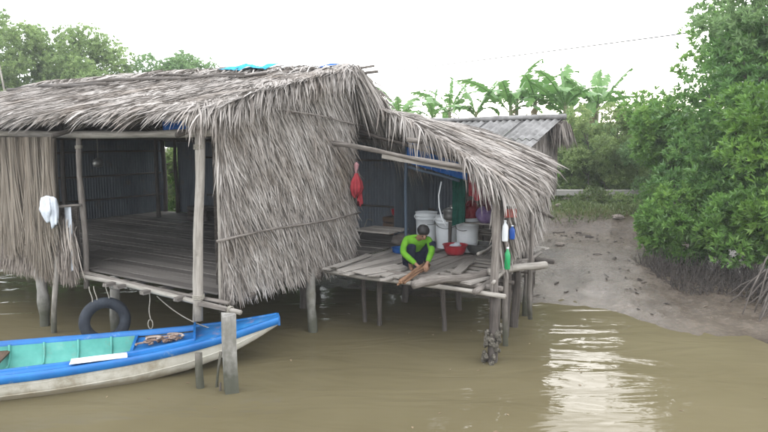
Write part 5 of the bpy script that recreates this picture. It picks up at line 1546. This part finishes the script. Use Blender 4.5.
# shrubs on the far bank
SG = 'shrubs on the bank'
for (x, y, zc, rx, rz, n, m, L, lab) in ((6.7, 20.5, 3.0, 1.0, 1.25, 1500, shrub_m, .11, 'feathery pale shrub in front of the bananas'), (7.6, 21.0, 3.1, 1.0, 1.3, 1500, shrub_m, .11, 'tall loose shrub beside the feathery pale shrub'),
                                       (8.4, 19.6, 2.6, .9, 1.3, 1300, far2_m, .12, 'grey green shrub against the mangroves'), (5.6, 21.3, 2.1, .7, .8, 700, mangrove_bright_m, .16, 'yellow green bush at the end of the rear hut'),
                                       (5.0, 22.0, 2.4, .8, 1.0, 800, shrub_m, .13, 'leafy shrub behind the rear hut gable'), (6.2, 18.7, 1.05, .6, .35, 500, grass_m, .1, 'low leafy bush at the foot of the bank'),
                                       (7.2, 18.5, 1.0, .8, .35, 700, shrub_m, .1, 'low spreading bush under the pale kerb'), (8.1, 18.2, 1.25, .6, .5, 600, mangrove_m, .11, 'small green bush where the bank meets the mangroves'), (6.1, 20.9, 1.7, .7, .6, 800, shrub_m, .1, 'pale leafy undergrowth beside the rear hut'), (7.3, 20.7, 1.8, .8, .6, 900, shrub_m, .1, 'pale undergrowth in the middle behind the kerb'), (8.6, 20.9, 1.9, .8, .7, 900, shrub_m, .1, 'pale undergrowth at the right end of the kerb')):
    tree('bank_shrub', lab, 'shrub', A(x, y, gz_at(x, y)), sublobes((x, y, zc), (rx, rx * .8, rz), 18, .2, .42), m, int(n * .75), 6, L, L * .42, .03, SG, limbs=9, spread=.8)

# banana plants
def banana_leaf_mesh(seed, L, wd, droop, dry=False, tear=.25):
    r = np.random.default_rng(seed)
    n = 22
    g = G()
    t = np.linspace(0, 1, n)
    ang_ = droop * t ** 1.4
    dx = np.concatenate([[0], np.cumsum(np.cos(ang_[1:]) * L / (n - 1))]); dz = np.concatenate([[0], np.cumsum(-np.sin(ang_[1:]) * L / (n - 1))])
    W_ = wd * np.interp(t, [0, .12, .14, .3, .7, .9, 1], [.03, .03, .25, .9, 1, .7, .1]) / 2
    mid_ = np.stack([dx, 0 * dx, dz], 1)
    for sg in (-1, 1):
        i = 0
        while i < n - 1:
            k = int(r.choice([1, 1, 2, 2, 3])); j = min(n - 1, i + k)
            sag = r.uniform(.1, .6) * (1.0 if r.random() < .6 else 1.9)
            rows = []
            for q in range(i, j + 1):
                gap = (.35 if q == i else -.35 if q == j else 0) * L / (n - 1)
                ed_ = mid_[q] + A(.12 * W_[q] + gap, sg * W_[q] * math.cos(sag * .8), -W_[q] * math.sin(sag * .8) + .12 * W_[q])
                m2 = mid_[q] + A(.05 * W_[q], sg * W_[q] * .5, .14 * W_[q] * (1 - sag))
                rows.append(np.stack([mid_[q], m2, ed_]))
            P = np.stack(rows)
            if r.random() < tear: P[-1, 2] = P[-1, 2] * .9 + P[-1, 0] * .1
            gr = np.zeros_like(P); gr[..., 0] = np.array([0, .5, 1]); gr[..., 1] = t[i:j + 1][:, None] * L
            g.grid(P if sg > 0 else P[::-1], tint=float(r.uniform(.2, .9)), grain=gr)
            i = j
    g.tube(mid_ - A(0, 0, .008), np.linspace(.022, .006, n), 5, caps=False, tint=.9)
    return make_mesh('leaf', np.concatenate(g.V), g.F, banana_dry_m if dry else banana_m, True, np.concatenate(g.ti), np.concatenate(g.gr))
leafs = [banana_leaf_mesh(k, L, w, dr) for k, (L, w, dr) in enumerate(((1.9, .5, 1.3), (2.2, .55, .9), (1.7, .48, 1.7), (2.0, .5, .35), (1.6, .42, 2.2)))]
spear = banana_leaf_mesh(77, 1.4, .22, .1)
dryl = banana_leaf_mesh(78, 1.5, .35, 2.4, True)
def banana(x, y, h, n, label, seed, scale=1.0, with_spear=False):
    r = np.random.default_rng(seed)
    z = gz_at(x, y)
    b = thing('banana_plant', label, 'plant', A(x, y, z), 'banana plants behind the rear hut')
    P = np.stack([A(x + .05 * math.sin(2 * s + seed), y, z - .1 + (h + .1) * s) for s in np.linspace(0, 1, 7)])
    G().tube(P, np.linspace(.13, .06, 7) * scale, 10, .05).build('pseudostem', stem_m, b)
    a0 = r.uniform(0, 6.28)
    for k in range(n):
        me_ = leafs[int(r.integers(0, 5))]
        if k == n - 1 and n > 6: me_ = dryl
        o = bpy.data.objects.new('leaf', me_)
        col.objects.link(o)
        o.parent = b
        el = r.uniform(.45, 1.35) if me_ is not dryl else -.2
        az = a0 + k * 2.4 + r.normal(0, .3)
        s = scale * r.uniform(.8, 1.1)
        o.matrix_local = Matrix.Translation((.05 * math.sin(2 + seed), 0, h - .12 - .03 * k)) @ Matrix.Rotation(az, 4, 'Z') @ Matrix.Rotation(-el, 4, 'Y') @ Matrix.Rotation(r.normal(0, .3), 4, 'X') @ Matrix.Scale(s, 4)
    if with_spear:
        o = bpy.data.objects.new('leaf', spear); col.objects.link(o); o.parent = b
        o.matrix_local = Matrix.Translation((.05 * math.sin(2 + seed), 0, h - .1)) @ Matrix.Rotation(r.uniform(0, 6), 4, 'Z') @ Matrix.Rotation(-1.45, 4, 'Y') @ Matrix.Scale(scale, 4)
for k, (x, y, h, n, sc, sp, lab) in enumerate(((1.9, 25.5, 2.6, 7, .8, True, 'small banana plant leftmost above the porch roof'), (3.6, 25.0, 2.7, 8, .85, False, 'banana plant behind the left end of the rear hut roof'),
        (4.9, 24.5, 2.9, 8, .95, False, 'banana plant in the thick of the clump, low leaves'), (6.0, 25.0, 3.3, 9, 1.0, True, 'tall banana plant with an upright spear leaf over the rear hut'), (6.9, 24.0, 3.0, 8, .95, True, 'banana plant with a broad upright leaf right of the rear hut'),
        (8.4, 25.0, 3.0, 8, .95, True, 'banana plant with a rolled pale leaf beside the mangroves'), (9.6, 24.5, 2.8, 8, .9, False, 'banana plant rightmost, half hidden by shrubs'), (5.5, 26.5, 3.3, 8, 1.0, False, 'tall banana plant at the back of the clump'),
        (7.7, 26.5, 2.8, 8, .95, False, 'banana plant behind the broad upright leaf'), (.7, 26.5, 2.8, 7, .8, False, 'banana plant whose leaf tips show beside the hut gable'), (2.9, 27.5, 3.0, 8, .9, True, 'banana plant far back with an upright pale leaf'), (9.0, 27, 3.1, 8, .95, False, 'banana plant far back beside the mangrove edge'), (6.4, 22.5, 1.7, 7, .75, False, 'short young banana plant with a dry leaf'))):
    banana(x, y, h + .35, n + 1, lab, 100 + k, sc * 1.12, sp)
# low green behind everything so the far bank closes
for k, (x, y, lab) in enumerate(((3.0, 29, 'hazy green bush far behind the banana clump'), (11.5, 27, 'wide green tree far behind the right shrubs'), (7.5, 29, 'green bush far behind between banana plants'), (9.5, 23, 'leafy bush filling the gap before the mangroves'), (6.4, 23.6, 'leafy bush under the banana leaves by the rear hut'), (15, 24, 'green bush far behind the right mangroves'), (-1, 30, 'green bush far behind the left end of the rear hut'))):
    tree('far_bush', lab, 'bush', A(x, y, 1.0), sublobes((x, y, 2.2), (2.4, 1.4, 1.5), 24, .5, .85), far2_m, 1500, 6, .24, .1, .08, None, limbs=5)

# bank top: kerb, grass, rubble
G().box(A(8.2, 19.7, 1.36), [nrm(A(1, -.03, 0)), nrm(A(.03, 1, 0)), ZZ], (6.5, .35, .16), .004).build('bank_kerb', slab_m, None, False, label='low pale concrete kerb along the top of the bank', cat='kerb')
N = 12000
x = rng.uniform(3.4, 13, N); y = rng.uniform(17.2, 24, N)
y[:9000] = rng.uniform(17.2, 20.3, 9000); x[:9000] = rng.uniform(3.8, 9.5, 9000)
z = ground_h(x, y)
k_ = z > .62 + .4 * hash_noise(x, y, 2.2, 95)
x, y, z = x[k_], y[k_], z[k_]
N = len(x)
d = A(0, 0, 1) + rng.normal(0, .35, (N, 3))
V_, F_, T_ = blades(np.stack([x, y, z - .03], 1), d, nrm(rng.normal(size=(N, 3)) * A(1, 1, .1)), rng.uniform(.18, .5, N) * np.where(y < 20.4, .45, 1) * (1 + .5 * hash_noise(x, y, 3, 96)), rng.uniform(.015, .035, N), .3, 0, 3, .5, rng.beta(2, 2, N), ([0, .3, .7, 1], [1, .9, .6, .08]))
obj('bank_grass', V_, F_, grass_m, None, False, T_, label='tufts of rough grass and weeds on the bank top', cat='grass', kind='stuff')
def rock(g, c, r):
    ellipsoid(g, c, (r * rng.uniform(.7, 1.3), r * rng.uniform(.7, 1.2), r * rng.uniform(.35, .6)), None, 9, 6, .14, rng.random())
labs = ['pale flat rubble slab at the foot of the bank', 'brown lump of rubble near the rear hut posts', 'pale stone half sunk in mud below the bushes', 'small grey stone beside the posts', 'reddish rubble chunk under the bank edge', 'flat stone at the right end of the rubble',
        'dark stone nearest the last post', 'pale chip of rubble in the middle of the mud head', 'rounded stone below the kerb']
for (px, py, r), lab in zip(((587, 222, .14), (566, 219, .16), (600, 224, .12), (558, 227, .09), (575, 215, .16), (618, 233, .14), (560, 241, .1), (610, 219, .11), (595, 216, .12)), labs):
    p = at_deck(px, py, .45)
    z = gz_at(p[0], p[1]); p[2] = z + .02
    g = G(); rock(g, p, r)
    g.build('rubble_stone', stone_m, None, False, label=lab, cat='stone', group='rubble at the head of the mud')
# leaf litter and twigs on the mud
N = 420
x = rng.uniform(2.3, 8.2, N); y = rng.uniform(8.8, 18.3, N)
q = hash_noise(x, y, 1.6, 91)
z = ground_h(x, y)
k_ = (z > .015) & (z < .6) & (q + rng.normal(0, .6, N) > .1)
x, y, z = x[k_], y[k_], z[k_]
N = len(x)
an = rng.uniform(0, 6.28, N)
V_, F_ = leaf_cards(np.stack([x, y, z + .012], 1), np.stack([np.cos(an), np.sin(an), rng.normal(0, .12, N)], 1), np.tile(A(0, 0, 1), (N, 1)) + rng.normal(0, .3, (N, 3)), rng.uniform(.06, .16, N), rng.uniform(.03, .07, N))
obj('leaf_litter', V_, F_, mat('dark wet leaf litter', [(0, (.025, .02, .017)), (.6, (.07, .055, .045)), (1, (.3, .24, .17))], nscale=3, tintmix=.9, rough=.6, bump=0), None, False, np.repeat(rng.beta(1.2, 2.5, N), 4),
    label='dark dead leaves scattered over the mud', cat='leaves', kind='stuff')
g = G()
for k in range(26):
    x, y = rng.uniform(2.8, 6.5), rng.uniform(11.6, 18)
    z = gz_at(x, y)
    if z < .03: continue
    a = rng.uniform(0, 3.14); L = rng.uniform(.05, .2)
    p = A(x, y, z + .01); dd = A(math.cos(a), math.sin(a) * .6, rng.normal(0, .06))
    g.tube(np.stack([p - dd * L, p + rng.normal(0, .015, 3), p + dd * L]), rng.uniform(.008, .022), 5)
g.build('twig_litter', dark_m, None, False, label='dark twigs and broken sticks lying on the mud', cat='twigs', kind='stuff')

# overhead cable
def cable(a, b, sag, r, label):
    a, b = np.asarray(a, float), np.asarray(b, float)
    P = np.stack([a + (b - a) * s - ZZ * sag * 4 * s * (1 - s) for s in np.linspace(0, 1, 40)])
    G().tube(P, r, 5).build('overhead_cable', wire_m, None, True, label=label, cat='cable', group='overhead cables')
cable(A(-22, 62, 7.6), A(13.5, 15.5, 6.4), .35, .022, 'upper thin cable crossing the white sky')
cable(A(-20, 62, 6.9), A(12, 19, 5.0), .5, .012, 'lower faint cable crossing the white sky')
G().pole(A(-10.9, 19, .5), A(-11.55, 19.1, 5.65), .032, .024, 7, .01).build('leaning_pole', pale_m, None, True, label='thin pale pole leaning behind the left end of the roof', cat='pole')

N = 46
x = rng.uniform(-3.5, 6, N); y = rng.uniform(5.2, 11, N)
k_ = ground_h(x, y) < -.05
x, y = x[k_], y[k_]; N = len(x); an = rng.uniform(0, 6.28, N)
V_, F_ = leaf_cards(np.stack([x, y, np.full(N, .006)], 1), np.stack([np.cos(an), np.sin(an), 0 * an], 1), np.tile(A(0, 0, 1), (N, 1)), rng.uniform(.03, .09, N), rng.uniform(.015, .04, N), .08)
obj('floating_leaves', V_, F_, dry_m, None, False, np.repeat(rng.beta(2, 2, N), 4), label='small dead leaves floating on the brown water', cat='leaves', kind='stuff')

# haze: thin damp air that helps pale the far trees
hm = bpy.data.materials.new('damp air')
hm.use_nodes = True
hn = hm.node_tree
hn.nodes.clear()
ho = hn.nodes.new('ShaderNodeOutputMaterial')
hv = hn.nodes.new('ShaderNodeVolumePrincipled')
hv.inputs['Color'].default_value = (.97, .985, 1.0, 1)
hv.inputs['Density'].default_value = .0012
hn.links.new(hv.outputs[0], ho.inputs['Volume'])
bx = [(-132, -62, -2.8), (132, -62, -2.8), (132, 162, -2.8), (-132, 162, -2.8), (-132, -62, 12), (132, -62, 12), (132, 162, 12), (-132, 162, 12)]
obj('haze', bx, [(3, 2, 1, 0), (4, 5, 6, 7), (0, 1, 5, 4), (1, 2, 6, 5), (2, 3, 7, 6), (3, 0, 4, 7)], hm, None, False, label='pale damp air over the creek and its banks', cat='haze', kind='stuff')
